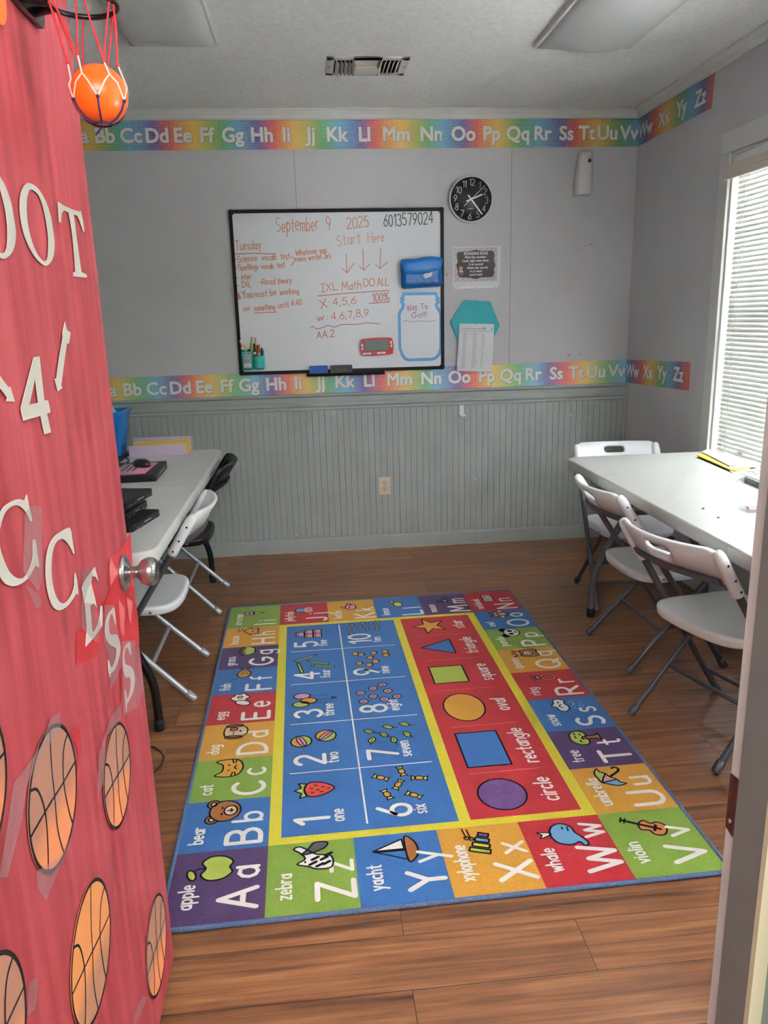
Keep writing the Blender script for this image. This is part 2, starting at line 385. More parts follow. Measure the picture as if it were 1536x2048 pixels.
    L.new(n3.outputs[0], bp.inputs['Height']); L.new(bp.outputs[0], b.inputs['Normal'])
    b.inputs['Roughness'].default_value = .36; b.inputs['Specular IOR Level'].default_value = .5
    return m
m_floor = wood_floor()
struct('floor', MB().box((XL-.1, -1.6, -.05), (XR+.1, YB+.1, 0)), m_floor, label='brown vinyl plank floor')
struct('ceiling', MB().box((XL-.1, -1.6, ZC), (XR+.1, YB+.1, ZC+.08)), m_ceil, label='white textured ceiling')
wb = struct('wall_back', MB().box((XL-.1, YB, 0), (XR+.1, YB+.1, ZC)), m_wall, label='grey back wall')
struct('wall_left', MB().box((XL-.1, YF-.157, 0), (XL, YB, ZC)), m_wall)
# panel seams and scuffs of the back wall
mb = MB()
for x, z0, z1 in ((-.03, 1.12, 2.34), (1.209, 1.12, 2.34)): mb.box((x-.0012, YB-.0008, z0), (x+.0012, YB, z1))
mb.build('panel_seam', mat('wall seam', (120, 120, 124), .8), wb)
mb = MB()
frb = Fr((0, YB-.0006, 0), (1, 0, 0), (0, 0, 1), (0, -1, 0))
for cx, cz, w, h in ((1.655, 1.80, .02, .008), (1.69, 1.805, .035, .012), (1.725, 1.81, .008, .006), (1.58, 1.165, .026, .016), (1.652, 1.168, .022, .014), (1.30, 1.40, .006, .005), (1.72, 1.41, .007, .006), (.99, 1.86, .006, .004), (1.75, 1.28, .005, .004), (-.72, 1.83, .006, .004), (-.55, 1.30, .022, .006), (1.62, 1.30, .006, .006)):
    mb.flat([(cx+w/2*math.cos(a)*random.uniform(.6, 1), cz+h/2*math.sin(a)*random.uniform(.6, 1)) for a in [k*PI/5 for k in range(10)]], frb)
mb.build('paint_chip', mat('bare wallboard', (186, 164, 142), .9), wb)

# right wall with the window opening
WY0, WY1, WZ0, WZ1 = 1.98, 3.583, .60, 2.10
VY0, VY1 = .90, 1.76          # unseen bare window nearer the door, added to light the room
mb = MB()
for a, b in (((XR, YF-.157, 0), (XR+.1, YB, WZ0)), ((XR, YF-.157, WZ1), (XR+.1, YB, ZC)), ((XR, YF-.157, WZ0), (XR+.1, VY0, WZ1)), ((XR, VY1, WZ0), (XR+.1, WY0, WZ1)), ((XR, WY1, WZ0), (XR+.1, YB, WZ1))): mb.box(a, b)
struct('wall_right', mb, m_wall, label='grey wall with the window')
# front wall with the doorway
m_hall = mat('green hall paint', (128, 150, 142), .6)
DX0, DX1, DZ = -.412, .408, 2.06
mb = MB()
for a, b in (((XL, YF-.157, 0), (DX0-.02, YF, ZC)), ((DX1+.02, YF-.157, 0), (XR, YF, ZC)), ((DX0-.02, YF-.157, DZ+.02), (DX1+.02, YF, ZC))): mb.box(a, b)
struct('wall_front', mb, m_wall)

# the hall behind the camera
mb = MB()
for a, b in (((XL-.1, -1.7, 0), (XR+.1, -1.6, ZC)), ((XL-.1, -1.6, 0), (XL, YF-.157, ZC)), ((XR, -1.6, 0), (XR+.1, YF-.157, ZC))): mb.box(a, b)
struct('wall_hall', mb, mat('pale hall paint', (206, 206, 198), .7))
# wainscot with beads, cap rail, baseboards, crown
prof = []; step = .0372; x = XL
while x < XR-.01:
    prof += [(x, .012), (x+step-.0042, .012), (x+step-.003, .0078), (x+step-.0012, .0078)]; x += step
prof += [(XR, .012)]
mb = MB(); n = len(prof)
mb.add([(p[0], YB-p[1], .09) for p in prof]+[(p[0], YB-p[1], .93) for p in prof], [(i, i+1, i+1+n, i+n) for i in range(n-1)])
ws = struct('trim_1', mb, m_wains, label='grey green beadboard wainscot')
mb = MB()
frw = Fr((0, YB-.0135, 0), (1, 0, 0), (0, 0, 1), (0, -1, 0))
for cx, cz, w, h in ((.02, .715, .006, .009), (.115, .075+.03, .008, .01), (.98, .52, .008, .018), (1.0, .42, .016, .022), (1.12, .70, .02, .004), (.95, .70, .018, .003), (-.05, .60, .004, .01), (1.60, .80, .006, .016), (1.66, .77, .005, .022), (1.72, .78, .01, .01), (1.76, .70, .006, .006), (.05, .32, .005, .006), (-.13, .115, .012, .008), (.075, .735, .004, .008)):
    mb.flat([(cx+w/2*math.cos(a)*random.uniform(.6, 1), cz+h/2*math.sin(a)*random.uniform(.6, 1)) for a in [k*PI/5 for k in range(10)]], frw)
mb.build('paint_chip', mat('white chipped paint', (214, 212, 205), .8), ws)
def mould(name, prof, a, b, d, m, label=None):
    """profile (depth, height) swept from a to b; d = direction out of the wall"""
    a, b, d = Vector(a), Vector(b), Vector(d)
    return struct(name, MB().loft([[p+d*q[0]+Vector((0, 0, q[1])) for q in prof] for p in (a, b)], smooth=False), m, label=label)
cap_p = [(0, .885), (.014, .885), (.017, .893), (.014, .90), (.014, .905), (.021, .913), (.021, .93), (.016, .938), (.016, .965), (.03, .972), (.032, .98), (.03, .986), (0, .986)]
mould('trim_2', cap_p, (XL, YB, 0), (XR, YB, 0), (0, -1, 0), m_wains, 'grey green chair rail on the back wall')
base_p = [(0, 0), (.016, 0), (.016, .075), (.013, .088), (.006, .094), (0, .094)]
mould('baseboard_back', base_p, (XL, YB, 0), (XR, YB, 0), (0, -1, 0), m_wains)
mould('baseboard_right', base_p, (XR, YB-.018, 0), (XR, YF, 0), (-1, 0, 0), m_wall)
mould('baseboard_left', base_p, (XL, YF, 0), (XL, YB-.018, 0), (1, 0, 0), m_wains)
mb = MB(); pts = [XL+.02]
# broken strip of old caulk under the back baseboard
x = -1.0
while x < 1.05:
    w = random.uniform(.04, .16)
    if random.random() < .75: mb.box((x, YB-.0185, 0), (x+w, YB-.016, random.uniform(.002, .005)))
    x += w+.01
struct('trim_3', mb, mat('old caulk', (205, 190, 172), .8), label='crumbling pale caulk line along the floor')
crown = [(0, 2.487), (.008, 2.487), (.014, 2.492), (.022, 2.508), (.034, 2.518), (.04, 2.524), (.046, 2.527), (.046, ZC), (0, ZC)]
mould('trim_4', crown, (XL, YB, 0), (XR, YB, 0), (0, -1, 0), m_trimw, 'white crown moulding of the back wall')
mould('trim_5', crown, (XR, YB, 0), (XR, YF, 0), (-1, 0, 0), m_trimw, 'white crown moulding of the window wall')
mould('trim_6', crown, (XL, YF, 0), (XL, YB, 0), (1, 0, 0), m_trimw)

# ---- window
m_sash = mat('white vinyl sash', (226, 228, 228), .4)
mb = MB(); c = .078
for a, b in (((XR-.016, WY0-c, WZ1), (XR, WY1+c, WZ1+.092)), ((XR-.016, WY1, WZ0), (XR, WY1+c, WZ1)), ((XR-.016, WY0-c, WZ0), (XR, WY0, WZ1)), ((XR-.03, WY0-c-.02, WZ0-.03), (XR+.1, WY1+c+.02, WZ0)), ((XR-.014, WY0-c, WZ0-.1), (XR, WY1+c, WZ0-.03)),
             ((XR, WY1-.012, WZ0), (XR+.1, WY1, WZ1)), ((XR, WY0, WZ0), (XR+.1, WY0+.012, WZ1)), ((XR, WY0, WZ1-.012), (XR+.1, WY1, WZ1))): mb.box(a, b)
win = struct('window_1', mb, m_trimw, bevel=.003, label='white cased window with closed blind')
mb = MB(); ym = (WY0+WY1)/2; zm = 1.36
for y0, y1 in ((WY0+.012, ym), (ym, WY1-.012)):
    for z0, z1 in ((WZ0, zm+.02), (zm-.02, WZ1-.012)):
        for a, b in (((y0, z0), (y1, z0+.04)), ((y0, z1-.04), (y1, z1)), ((y0, z0), (y0+.04, z1)), ((y1-.04, z0), (y1, z1))):
            mb.box((XR+.062, a[0], a[1]), (XR+.088, b[0], b[1]))
sash = mb.build('sash', m_sash, win)
gm = bpy.data.materials.new('window glass'); gm.use_nodes = True; nt = gm.node_tree
tr = nt.nodes.new('ShaderNodeBsdfTransparent'); tr.inputs[0].default_value = (.96, .96, .96, 1); gl = nt.nodes.new('ShaderNodeBsdfGlossy'); gl.inputs['Roughness'].default_value = .02
mx = nt.nodes.new('ShaderNodeMixShader'); mx.inputs[0].default_value = .07; nt.links.new(tr.outputs[0], mx.inputs[1]); nt.links.new(gl.outputs[0], mx.inputs[2]); nt.links.new(mx.outputs[0], nt.nodes['Material Output'].inputs[0])
MB().add([(XR+.074, WY0+.02, WZ0+.02), (XR+.074, WY1-.02, WZ0+.02), (XR+.074, WY1-.02, WZ1-.02), (XR+.074, WY0+.02, WZ1-.02)], [(0, 1, 2, 3)]).build('pane', gm, sash)
mb = MB()
for a, b in (((XR-.016, VY0-c, WZ1), (XR, VY1+c, WZ1+.092)), ((XR-.016, VY1, WZ0), (XR, VY1+c, WZ1)), ((XR-.016, VY0-c, WZ0), (XR, VY0, WZ1)), ((XR-.03, VY0-c-.02, WZ0-.03), (XR+.1, VY1+c+.02, WZ0))): mb.box(a, b)
win2 = struct('added_window', mb, m_trimw, bevel=.003)  # added for its daylight, out of view behind the jamb
mb = MB()
for z0, z1 in ((WZ0, zm+.02), (zm-.02, WZ1)):
    for a, b in (((VY0, z0), (VY1, z0+.04)), ((VY0, z1-.04), (VY1, z1)), ((VY0, z0), (VY0+.04, z1)), ((VY1-.04, z0), (VY1, z1))): mb.box((XR+.062, a[0], a[1]), (XR+.088, b[0], b[1]))
sash2 = mb.build('sash', m_sash, win2)
MB().add([(XR+.074, VY0+.02, WZ0+.02), (XR+.074, VY1-.02, WZ0+.02), (XR+.074, VY1-.02, WZ1-.02), (XR+.074, VY0+.02, WZ1-.02)], [(0, 1, 2, 3)]).build('pane', gm, sash2)
# ---- blind
bl = thing('window_blind', 'cream horizontal slatted blind hanging in the white cased window', 'blind', (XR+.03, (WY0+WY1)/2, WZ0+.02))
m_slat = mat('cream blind slat', (204, 204, 198), .45, trans=.012)
mb = MB(); z = WZ0+.05; ta = math.radians(62); hw = .0128; xc = XR+.022
while z < WZ1-.075:
    P = []
    for t in (-1, -.5, 0, .5, 1):
        P.append((xc+t*hw*math.cos(ta), z+t*hw*math.sin(ta)*1.0+.0016*(1-t*t)))
    y0, y1 = WY0+.022, WY1-.03
    mb.add([(p[0], y0, p[1]) for p in P]+[(p[0], y1, p[1]) for p in P], [(i, i+1, i+6, i+5) for i in range(4)], 0, True); z += .0216
mb.build('slats', m_slat, bl)
mb = MB()
for y in (WY1-.115, WY1-.55, ym, WY0+.5, WY0+.12): 
    for dx in (-.0125, .0125): mb.tube([(xc+dx, y, WZ0+.04), (xc+dx, y, WZ1-.06)], .0008, 5)
mb.build('ladder_cord', mat('white cord', (225, 222, 212), .7), bl)
MB().box((XR+.0, WY0+.02, WZ1-.062), (XR+.045, WY1-.025, WZ1-.02)).build('headrail', mat('metal headrail', (225, 226, 226), .3, .2), bl)
vp = [(-.008, WZ1-.06), (-.012, WZ1-.052), (-.02, WZ1-.075), (-.02, WZ1-.085), (-.03, WZ1-.092), (-.036, WZ1-.118), (-.03, WZ1-.122), (-.022, WZ1-.098), (-.012, WZ1-.092), (-.006, WZ1-.08)]
MB().loft([[(XR+p[0], y, p[1]) for p in vp] for y in (WY0-.005, WY1+.008)], smooth=False).build('valance', mat('cream valance', (214, 205, 190), .5), bl)
MB().box((xc-.013, WY0+.022, WZ0+.02), (xc+.013, WY1-.03, WZ0+.034)).build('bottom_rail', m_slat, bl)
MB().tube([(XR-.012, WY1-.085, WZ1-.11), (XR-.014, WY1-.088, 1.26)], .0035, 8).build('tilt_wand', mat('clear wand', (225, 232, 228), .15, alpha=.55), bl)
struct('sky_blocker', MB().box((XR+.1, YF-.5, ZC-.16), (XR+.85, YB+.6, ZC-.06)), mat('white sky blocker', (225, 225, 222), .6))  # unseen overhang added to keep steep sky light off the table
# outdoors: pale ground made up to bounce daylight indoors, and a hedge
struct('ground', MB().box((XR+.3, -6, -.45), (14, 14, -.4)), mat('pale bounce ground', (206, 206, 206), .9, vary=(4, .06)))
hb = MB()
for i in range(46):
    hb.ball((6.6+random.uniform(-.3, .3), -4+(i % 23)*.6, .1+1.5*(i//23)+random.uniform(0, .5)), random.uniform(.7, 1.0), 8)
tag(hb.build('hedge', mat('hedge leaves', (60, 78, 46), .9, bump=(9, 1), vary=(7, .5)), origin=(6.6, 3, -.4)), 'green hedge outdoors seen between the blind slats', 'hedge')

# ---- doorway jambs
m_jamb = mat('chalky white jamb paint', (208, 212, 211), .6, vary=(20, .05))
m_stop = mat('grey brown stop paint', (114, 114, 112), .6, vary=(18, .06))
m_stopedge = mat('hall lit stop edge', (196, 188, 158), .6)  # cream tone is hall light painted onto this face
mb = MB()
mb.box((DX1, YF-.034, 0), (DX1+.02, YF, DZ+.02), 0).box((DX1, YF-.157, 0), (DX1+.02, YF-.034, DZ+.02), 3)
mb.box((DX1-.013, YF-.082, 0), (DX1, YF-.0345, DZ-.012), 1).box((DX1-.0135, YF-.089, 0), (DX1, YF-.082, DZ-.012), 2)
jr = struct('trim_7', mb, [m_jamb, m_stop, m_stopedge, m_hall], label='right door jamb with strike plate and stop')
mb = MB()
mb.box((DX0-.02, YF-.157, 0), (DX0, YF, DZ+.02), 0).box((DX0, YF-.089, 0), (DX0+.013, YF-.04, DZ-.012), 1)
struct('trim_8', mb, [m_jamb, m_stop])
mb = MB().box((DX0, YF-.157, DZ), (DX1, YF, DZ+.02), 0).box((DX0+.013, YF-.089, DZ-.012), (DX1-.013, YF-.04, DZ), 1)
struct('trim_9', mb, [m_jamb, m_stop])
frj = Fr((DX1-.0008, 0, 0), (0, 1, 0), (0, 0, 1), (-1, 0, 0))
pl = [(YF-.001, .954), (YF-.001, .892), (YF-.012, .889), (YF-.033, .892), (YF-.033, .958), (YF-.02, .956)]
hole = [(YF-.016, .939), (YF-.033+.004, .941), (YF-.033+.004, .913), (YF-.017, .911)]
plate = MB().prism(pl, frj, -.0002, .0008, holes=[hole]).build('strike_plate', mat('rusty red strike plate', (92, 34, 26), .45, .3, vary=(160, .5)), jr)
MB().flat(hole, frj, .0003).build('latch_hole', mat('dark hole', (12, 9, 8), .9), plate)
MB().lathe([(.0028, .0006), (.0025, .0018), (.001, .0022)], frj((YF-.008, .903)), (-1, 0, 0), 10).build('screw', mat('screw head', (190, 170, 150), .35, .8), plate)
# ------------------------------------------------------------------ folding tables
def folding_table(name, label, x0, x1, y0, y1, topm, legm, capm, feet_x, feet_y, seams):
    t = thing(name, label, 'table', ((x0+x1)/2, (y0+y1)/2, 0))
    fr = Fr(((x0+x1)/2, (y0+y1)/2, 0), (1, 0, 0), (0, 1, 0)); w, l = x1-x0, y1-y0
    mb = MB()
    o = [rrect(w-d, l-d, .07-d/2, 6) for d in (.016, .006, 0, 0, .008, .03)]
    zs = (.740, .7385, .733, .700, .694, .694)
    mb.loft([[fr(p, z) for p in r] for r, z in zip(o, zs)], cap=True)
    mb.build('tabletop', topm, t)
    for s in seams:
        mb = MB(); mb.box((x0+.01, s-.0012, .7400), (x1-.01, s+.0012, .7403)); mb.box((x0-.0004, s-.0012, .70), (x0+.0004, s+.0012, .737)); mb.box((x1-.0004, s-.0012, .70), (x1+.0004, s+.0012, .737))
        mb.build('fold_seam', mat(name+' seam', (168, 168, 160), .7), t)
    mb = MB()
    for x in (x0+.06, x1-.08): mb.box((x, y0+.06, .664), (x+.022, y1-.06, .694))
    mb.build('apron_frame', legm, t, bevel=.002)
    xm = (x0+x1)/2
    for fy in feet_y:
        for fx in feet_x:
            s = 1 if fx > xm else -1; q = lambda dx, z: (fx-s*dx, fy, z)
            lg = MB().tube(spl([q(0, .012), q(0, .10), q(.008, .19), q(.05, .30), q(.11, .42), q(.17, .55), q(.19, .665)], 6), .0155, 14).build('leg', legm, t)
            MB().lathe([(.0175, 0), (.0185, .004), (.0185, .04), (.0165, .042)], q(0, 0), (0, 0, 1), 16).build('foot_cap', capm, lg)
        MB().tube([(feet_x[0]+.152, fy, .50), (feet_x[1]-.152, fy, .50)], .01, 10).build('cross_bar', legm, t)
        MB().tube([(x0+.07, fy, .672), (x1-.07, fy, .672)], .0125, 10).build('cross_bar', legm, t)
    return t
m_black_tube = mat('black gloss tube', (16, 17, 20), .22)
m_grey_tube = mat('grey tube paint', (104, 104, 112), .38, .25)
m_rubber = mat('black rubber cap', (20, 20, 20), .6)
m_tl = mat('white table plastic', (224, 221, 219), .42, bump=(160, .12))
m_tr = mat('cream table plastic', (186, 185, 179), .38, bump=(160, .12))
folding_table('folding_table', 'white folding table with black bent legs against the left wall, laptops on it', -1.270, -.497, 2.29, 4.25, m_tl, m_black_tube, m_rubber, (-1.14, -.60), (2.55, 4.16), (3.312,))
folding_table('folding_table', 'cream folding table under the window with papers and grey bent legs', 1.20, 1.938, 1.60, 3.555, m_tr, m_grey_tube, m_rubber, (1.284, 1.85), (1.82, 3.34), (2.06, 2.575, 3.105))

# ------------------------------------------------------------------ folding chairs
def folding_chair(label, loc, rz, pm, fm, rm, group, lift=0.0, top=-.285):
    t = thing('folding_chair', label, 'chair', (0, 0, 0), 0, group)
    A, B = Vector((0, .21, .0)), Vector((0, top, .745))
    T = lambda s, x=0.0, dy=0.0, dz=0.0: A+(B-A)*(s/.745)+Vector((x, dy, dz))
    xs = .207
    # seat
    half = [(-.180, 0), (-.178, .07), (-.170, .122), (-.153, .164), (-.122, .190), (-.075, .199), (-.02, .192), (.06, .18), (.13, .172), (.165, .158), (.186, .125), (.194, .06), (.195, 0)]
    oc = [(x, y) for y, x in half]+[(-x, y) for y, x in half[-2:0:-1]]
    oc = [(p.x, p.y) for p in spl(oc, 3, True)]
    fr = Fr((0, 0, .392+lift), (1, 0, 0), (0, 1, 0)); sc = lambda k, z: [fr((p[0]*k, (p[1]+.005)*k-.005), z) for p in oc]
    MB().loft([sc(.93, -.034), sc(.965, -.034), sc(.985, -.03), sc(1, -.012), sc(.995, -.004), sc(.975, 0), sc(.9, -.001), sc(.5, -.006), sc(.1, -.008)]).build('seat', pm, t)
    for s in (-1, 1):
        for y, z in ((-.075, .372), (-.035, .372), (.1, .370)):
            mb = MB(); xx = s*(.197 if y < 0 else .176); mb.lathe([(.006, 0), (.0055, .003), (.002, .005)], (xx, y, z+lift), (s, 0, 0), 10); mb.build('rivet', mat('steel rivet', (170, 170, 172), .3, .9), t)
    # back shell
    N = 32; sc_, hr, hx = .706, .0165, .055; rows = []
    t_hat = (B-A).normalized(); nrm = Vector((0, t_hat.z, -t_hat.y))
    if nrm.y < 0: nrm = -nrm
    def edge(x):
        u = abs(x)/xs
        top = .748-.004*(1-u*u)-(.02*max(0, (u-.86)/.14)**2.2); bot = .640-.012*u**3
        return top, bot
    def P(x, s, off):
        return T(s, x, -.052*(1-(x/xs)**2))+nrm*off
    cols = [-xs+2*xs*i/N for i in range(N+1)]
    cols = sorted(cols+[hx, -hx, hx-.004, -hx+.004]); th = .0065
    vs = []; idx = {}
    for i, x in enumerate(cols):
        tp, bt = edge(x); d = max(0, abs(x)-(hx-hr)); h = hr*math.sqrt(max(0, 1-(d/hr)**2)) if abs(x) < hx else 0
        for j, s in enumerate((bt, sc_-h, sc_+h, tp)):
            for k, off in enumerate((-th, th)): idx[i, j, k] = len(vs); vs.append(P(x, s, off))
    fs = []
    for i in range(len(cols)-1):
        mid = (cols[i]+cols[i+1])/2
        for j in range(3):
            if j == 1 and abs(mid) < hx:
                continue
            a, b = (idx[i, j, 1], idx[i+1, j, 1], idx[i+1, j+1, 1], idx[i, j+1, 1]), (idx[i, j, 0], idx[i, j+1, 0], idx[i+1, j+1, 0], idx[i+1, j, 0])
            if j == 1: continue
            fs += [a, b]
        for j, f in ((0, 1), (3, 0)): fs.append((idx[i, j, 0], idx[i+1, j, 0], idx[i+1, j, 1], idx[i, j, 1]) if f else (idx[i, j, 0], idx[i, j, 1], idx[i+1, j, 1], idx[i+1, j, 0]))
        if abs(mid) < hx:
            for j, f in ((1, 0), (2, 1)): fs.append((idx[i, j, 0], idx[i+1, j, 0], idx[i+1, j, 1], idx[i, j, 1]) if f else (idx[i, j, 0], idx[i, j, 1], idx[i+1, j, 1], idx[i+1, j, 0]))
    mb = MB(); mb.add(vs, fs, 0, True)
    for s in (-1, 1):
        mb.tube([T(z, s*xs) for z in (.594, .596, .606, .64, .70, .725, .738, .742)], [.014, .0185, .0195, .0195, .0195, .0185, .014, .006], 14, sy=1.0)
    bk = mb.build('backrest', pm, t)
    for s in (-1, 1):
        for z in (.612, .65, .70): MB().lathe([(.004, 0), (.004, .0012)], T(z, s*(xs+.0192), 0), (s, 0, 0), 8).build('screw_hole', m_rubber, bk)
    MB().loft([[P(x, edge(x)[1]+dz, o-.012) for dz, o in ((.002, -.006), (.002, .004), (.02, .004), (.02, -.006))] for x in [-xs+.02+(2*xs-.04)*i/20 for i in range(21)]], smooth=False).build('back_bar', fm, t)
    # legs
    for s in (-1, 1):
        lg = MB().tube([T(.012, s*xs), T(.625, s*xs)], .0122, 12).build('leg', fm, t)
        MB().lathe([(.0145, -.002), (.016, .004), (.0155, .036), (.013, .038)], T(.002, s*xs), B-A, 14).build('foot_cap', fm, lg)
        a, b = Vector((s*.178, .125, .352+lift)), Vector((s*.20, -.206, .008))
        lg = MB().tube([a, b], .0115, 12).build('leg', rm, t)
        MB().lathe([(.0135, -.004), (.0155, .004), (.015, .036), (.0125, .038)], b+Vector((0, 0, .003)), a-b, 14).build('foot_cap', rm, lg)
    f = .44; a = Vector((.178, .125, .352+lift)); b = Vector((.20, -.206, .008)); c = b+(a-b)*f
    MB().tube([c, (-c.x, c.y, c.z)], .008, 10).build('brace', rm, t)
    c = T(.12, xs); MB().tube([c, (-c.x, c.y, c.z)], .008, 10).build('brace', fm, t)
    t.location = loc; t.rotation_euler = (0, 0, math.radians(rz))
    return t
m_cw = mat('white chair plastic', (240, 240, 241), .4, bump=(220, .08))
m_cb = mat('black chair plastic', (17, 16, 18), .38, bump=(220, .08))
m_dk = mat('dark grey chair tube', (92, 90, 96), .36, .35)
m_lt = mat('lit grey chair tube', (172, 174, 180), .32, .45)  # same metal as the dark tubes, coloured lighter for the light on it
gr = 'white folding chairs around the cream table'
folding_chair('white folding chair nearest the right door jamb, turned slightly, slot showing pale seat', (1.344, 2.271, 0), -73.7, m_cw, m_dk, m_dk, gr, .042)
folding_chair('white folding chair tucked under the middle of the cream table', (1.405, 2.932, 0), -87.2, m_cw, m_dk, m_dk, gr, .018)
folding_chair('white folding chair at the far end of the cream table facing the doorway', (1.559, 3.585, 0), 175, m_cw, m_dk, m_dk, gr)
gr = 'folding chairs at the laptop table'
folding_chair('white folding chair with silver rear legs at the laptop table, beside the door knob', (-.711, 2.949, 0), 90, m_cw, m_dk, m_lt, gr, 0, -.27)
folding_chair('black folding chair with silver rear legs at the laptop table near the back wall', (-.711, 3.85, 0), 90, m_cb, m_rubber, m_lt, gr, 0, -.27)

# ------------------------------------------------------------------ ceiling
def ceiling_light(label, x0, x1, y0, y1, bow, pw_):
    t = thing('ceiling_light', label, 'ceiling light', ((x0+x1)/2, (y0+y1)/2, ZC), 0, 'unlit ceiling lights')
    MB().box((x0, y0, ZC-.022), (x1, y1, ZC)).build('housing', mat('light housing', (212, 211, 206), .5), t, bevel=.003)
    mb = MB(); n = 14; rings = []
    for y, k in ((y0+.012, .1), (y0+.17, 1), (y1-.18, 1), (y1-.10, .72), (y1-.012, .12)):
        rings.append([Vector((x0+.012+(x1-x0-.024)*i/n, y, ZC-.022-k*bow*(1-abs(2*i/n-1)**pw_))) for i in range(n+1)]+[Vector((x1-.012, y, ZC-.02)), Vector((x0+.012, y, ZC-.02))])
    mb.loft(rings); mb.build('diffuser', mat('acrylic diffuser', (196, 199, 197), .35, vary=(3, .03)), t)
    return t
ceiling_light('unlit wraparound ceiling light on the left, behind the hoop', -.675, -.31, 2.34, 3.575, .04, 7)
ceiling_light('unlit wraparound ceiling light on the right with bowed end', 1.02, 1.447, 2.34, 3.585, .062, 2.6)
v = thing('air_vent', 'beige ceiling air vent with louvres at both ends', 'vent', (.325, 3.88, ZC))
vx0, vx1, vy0, vy1 = .140, .512, 3.757, 4.008
m_vent = mat('beige vent metal', (204, 198, 186), .5)
mb = MB(); z0 = ZC-.006
for a, b in (((vx0, vy0), (vx1, vy0+.035)), ((vx0, vy1-.03), (vx1, vy1)), ((vx0, vy0), (vx0+.035, vy1)), ((vx1-.035, vy0), (vx1, vy1)), ((vx0+.12, vy0), (vx1-.12, vy1))): mb.box((a[0], a[1], z0), (b[0], b[1], ZC))
mb.box((vx0+.127, vy0+.115, z0-.01), (vx1-.12, vy1-.04, z0)); mb.build('vent_frame', m_vent, v, bevel=.0015)
MB().box((vx0+.03, vy0+.03, ZC-.0012), (vx1-.03, vy1-.03, ZC-.0004)).build('duct_opening', mat('dark duct', (22, 18, 16), .9), v)
mb = MB()
for sgn, xa in ((1, vx0+.043), (-1, vx1-.043)):
    for i in range(5):
        x = xa+sgn*i*.0185; mb = MB()
        mb.add([(x, vy0+.035, ZC-.001), (x, vy1-.03, ZC-.001), (x+sgn*.012, vy1-.03, z0-.014), (x+sgn*.012, vy0+.035, z0-.014), (x+sgn*.002, vy0+.035, ZC-.001), (x+sgn*.002, vy1-.03, ZC-.001), (x+sgn*.014, vy1-.03, z0-.014), (x+sgn*.014, vy0+.035, z0-.014)], [(0, 1, 2, 3), (7, 6, 5, 4), (0, 3, 7, 4), (1, 5, 6, 2), (2, 6, 7, 3)]); mb.build('louvre', m_vent, v)
for x in (vx0+.012, vx1-.012): MB().lathe([(.005, 0), (.004, .003), (.001, .004)], (x, (vy0+vy1)/2, z0), (0, 0, -1), 10).build('screw', mat('dull screw', (150, 140, 125), .4, .6), v)
# ------------------------------------------------------------------ alphabet rug
RW, RL, RR = 1.4616, 2.1525, .0152
rug = thing('alphabet_rug', 'colourful alphabet, number and shape rug with blue binding on the wood floor', 'rug', (.2801, 2.6565, 0), RR)
rx, ry = Vector((math.cos(RR), math.sin(RR), 0)), Vector((-math.sin(RR), math.cos(RR), 0))
ro = Vector((.2801, 2.6565, 0))-rx*RW/2-ry*RL/2
FT = .0085
RF = Fr(ro, rx, ry, (0, 0, 1))                       # (u across, v away)
def pile(name, c, d=.10): return mat('rug '+name, tuple(x*.93 for x in c), .95, bump=(420, .9), vary=(330, .22), spec=.1, sheen=.15)
K = dict(red=pile('red', (188, 30, 40)), blue=pile('blue', (52, 112, 182)), green=pile('green', (140, 172, 62)), gold=pile('gold', (228, 162, 52)), purple=pile('purple', (86, 54, 106)),
         yellow=pile('yellow', (240, 222, 56)), bind=mat('rug blue binding', (86, 106, 142), .9, bump=(300, .8, (1, 1, 1)), vary=(200, .2)), white=mat('rug white yarn', (234, 226, 218), .95, bump=(420, .5), vary=(330, .08), spec=.1),
         black=mat('rug black yarn', (24, 22, 28), .95, spec=.1), brown=pile('brown', (176, 104, 46)), tan=pile('tan', (232, 200, 160)), pink=pile('pink', (226, 160, 178)), lime=pile('lime', (190, 206, 84)),
         sky=pile('sky', (120, 176, 220)), orange=pile('orange', (226, 122, 60)), grey=pile('grey', (90, 92, 104)), wine=pile('violet', (116, 74, 140)), berry=pile('berry', (226, 66, 52)))
KN = list(K); KI = {k: i for i, k in enumerate(KN)}; KM = [K[k] for k in KN]
UB = [.013, .26, .495, .73, .965, 1.2, RW-.013]; VB = [.013, .279, .508, .737, .968, 1.198, 1.423, 1.646, 1.872, RL-.013]
left = 'ABCDEFGHI'; topc = 'purple blue green gold red blue purple gold green'.split()
cells = {}
for i, c in enumerate(left): cells[c] = (0, i, topc[i])
for i, (c, k) in enumerate(zip('ZYXWV', 'green blue gold red green'.split())): cells[c] = (i+1, 0, k)
for i, (c, k) in enumerate(zip('JKLMN', 'red gold blue purple red'.split())): cells[c] = (i+1, 8, k)
for i, (c, k) in enumerate(zip('UTSRQPO', 'gold purple blue red gold green blue'.split())): cells[c] = (5, i+1, k)
mb = MB()
def rect(u0, v0, u1, v1, k, z=FT): mb.flat([(u0, v0), (u1, v0), (u1, v1), (u0, v1)], RF, z, KI[k])
for c, (i, j, k) in cells.items(): rect(UB[i], VB[j], UB[i+1], VB[j+1], k)
for a in ((.26, .279, 1.2, .308), (.26, 1.845, 1.2, 1.872), (.26, .308, .295, 1.845), (.802, .308, .836, 1.845), (1.165, .308, 1.2, 1.845)): rect(*a, 'yellow')
rect(.295, .308, .802, 1.845, 'blue'); rect(.836, .308, 1.165, 1.845, 'red')
mb.box((.012, .012, .001), (RW-.012, RL-.012, FT-.0006), KI['bind'], RF)
mb.build('pile', KM, rug)
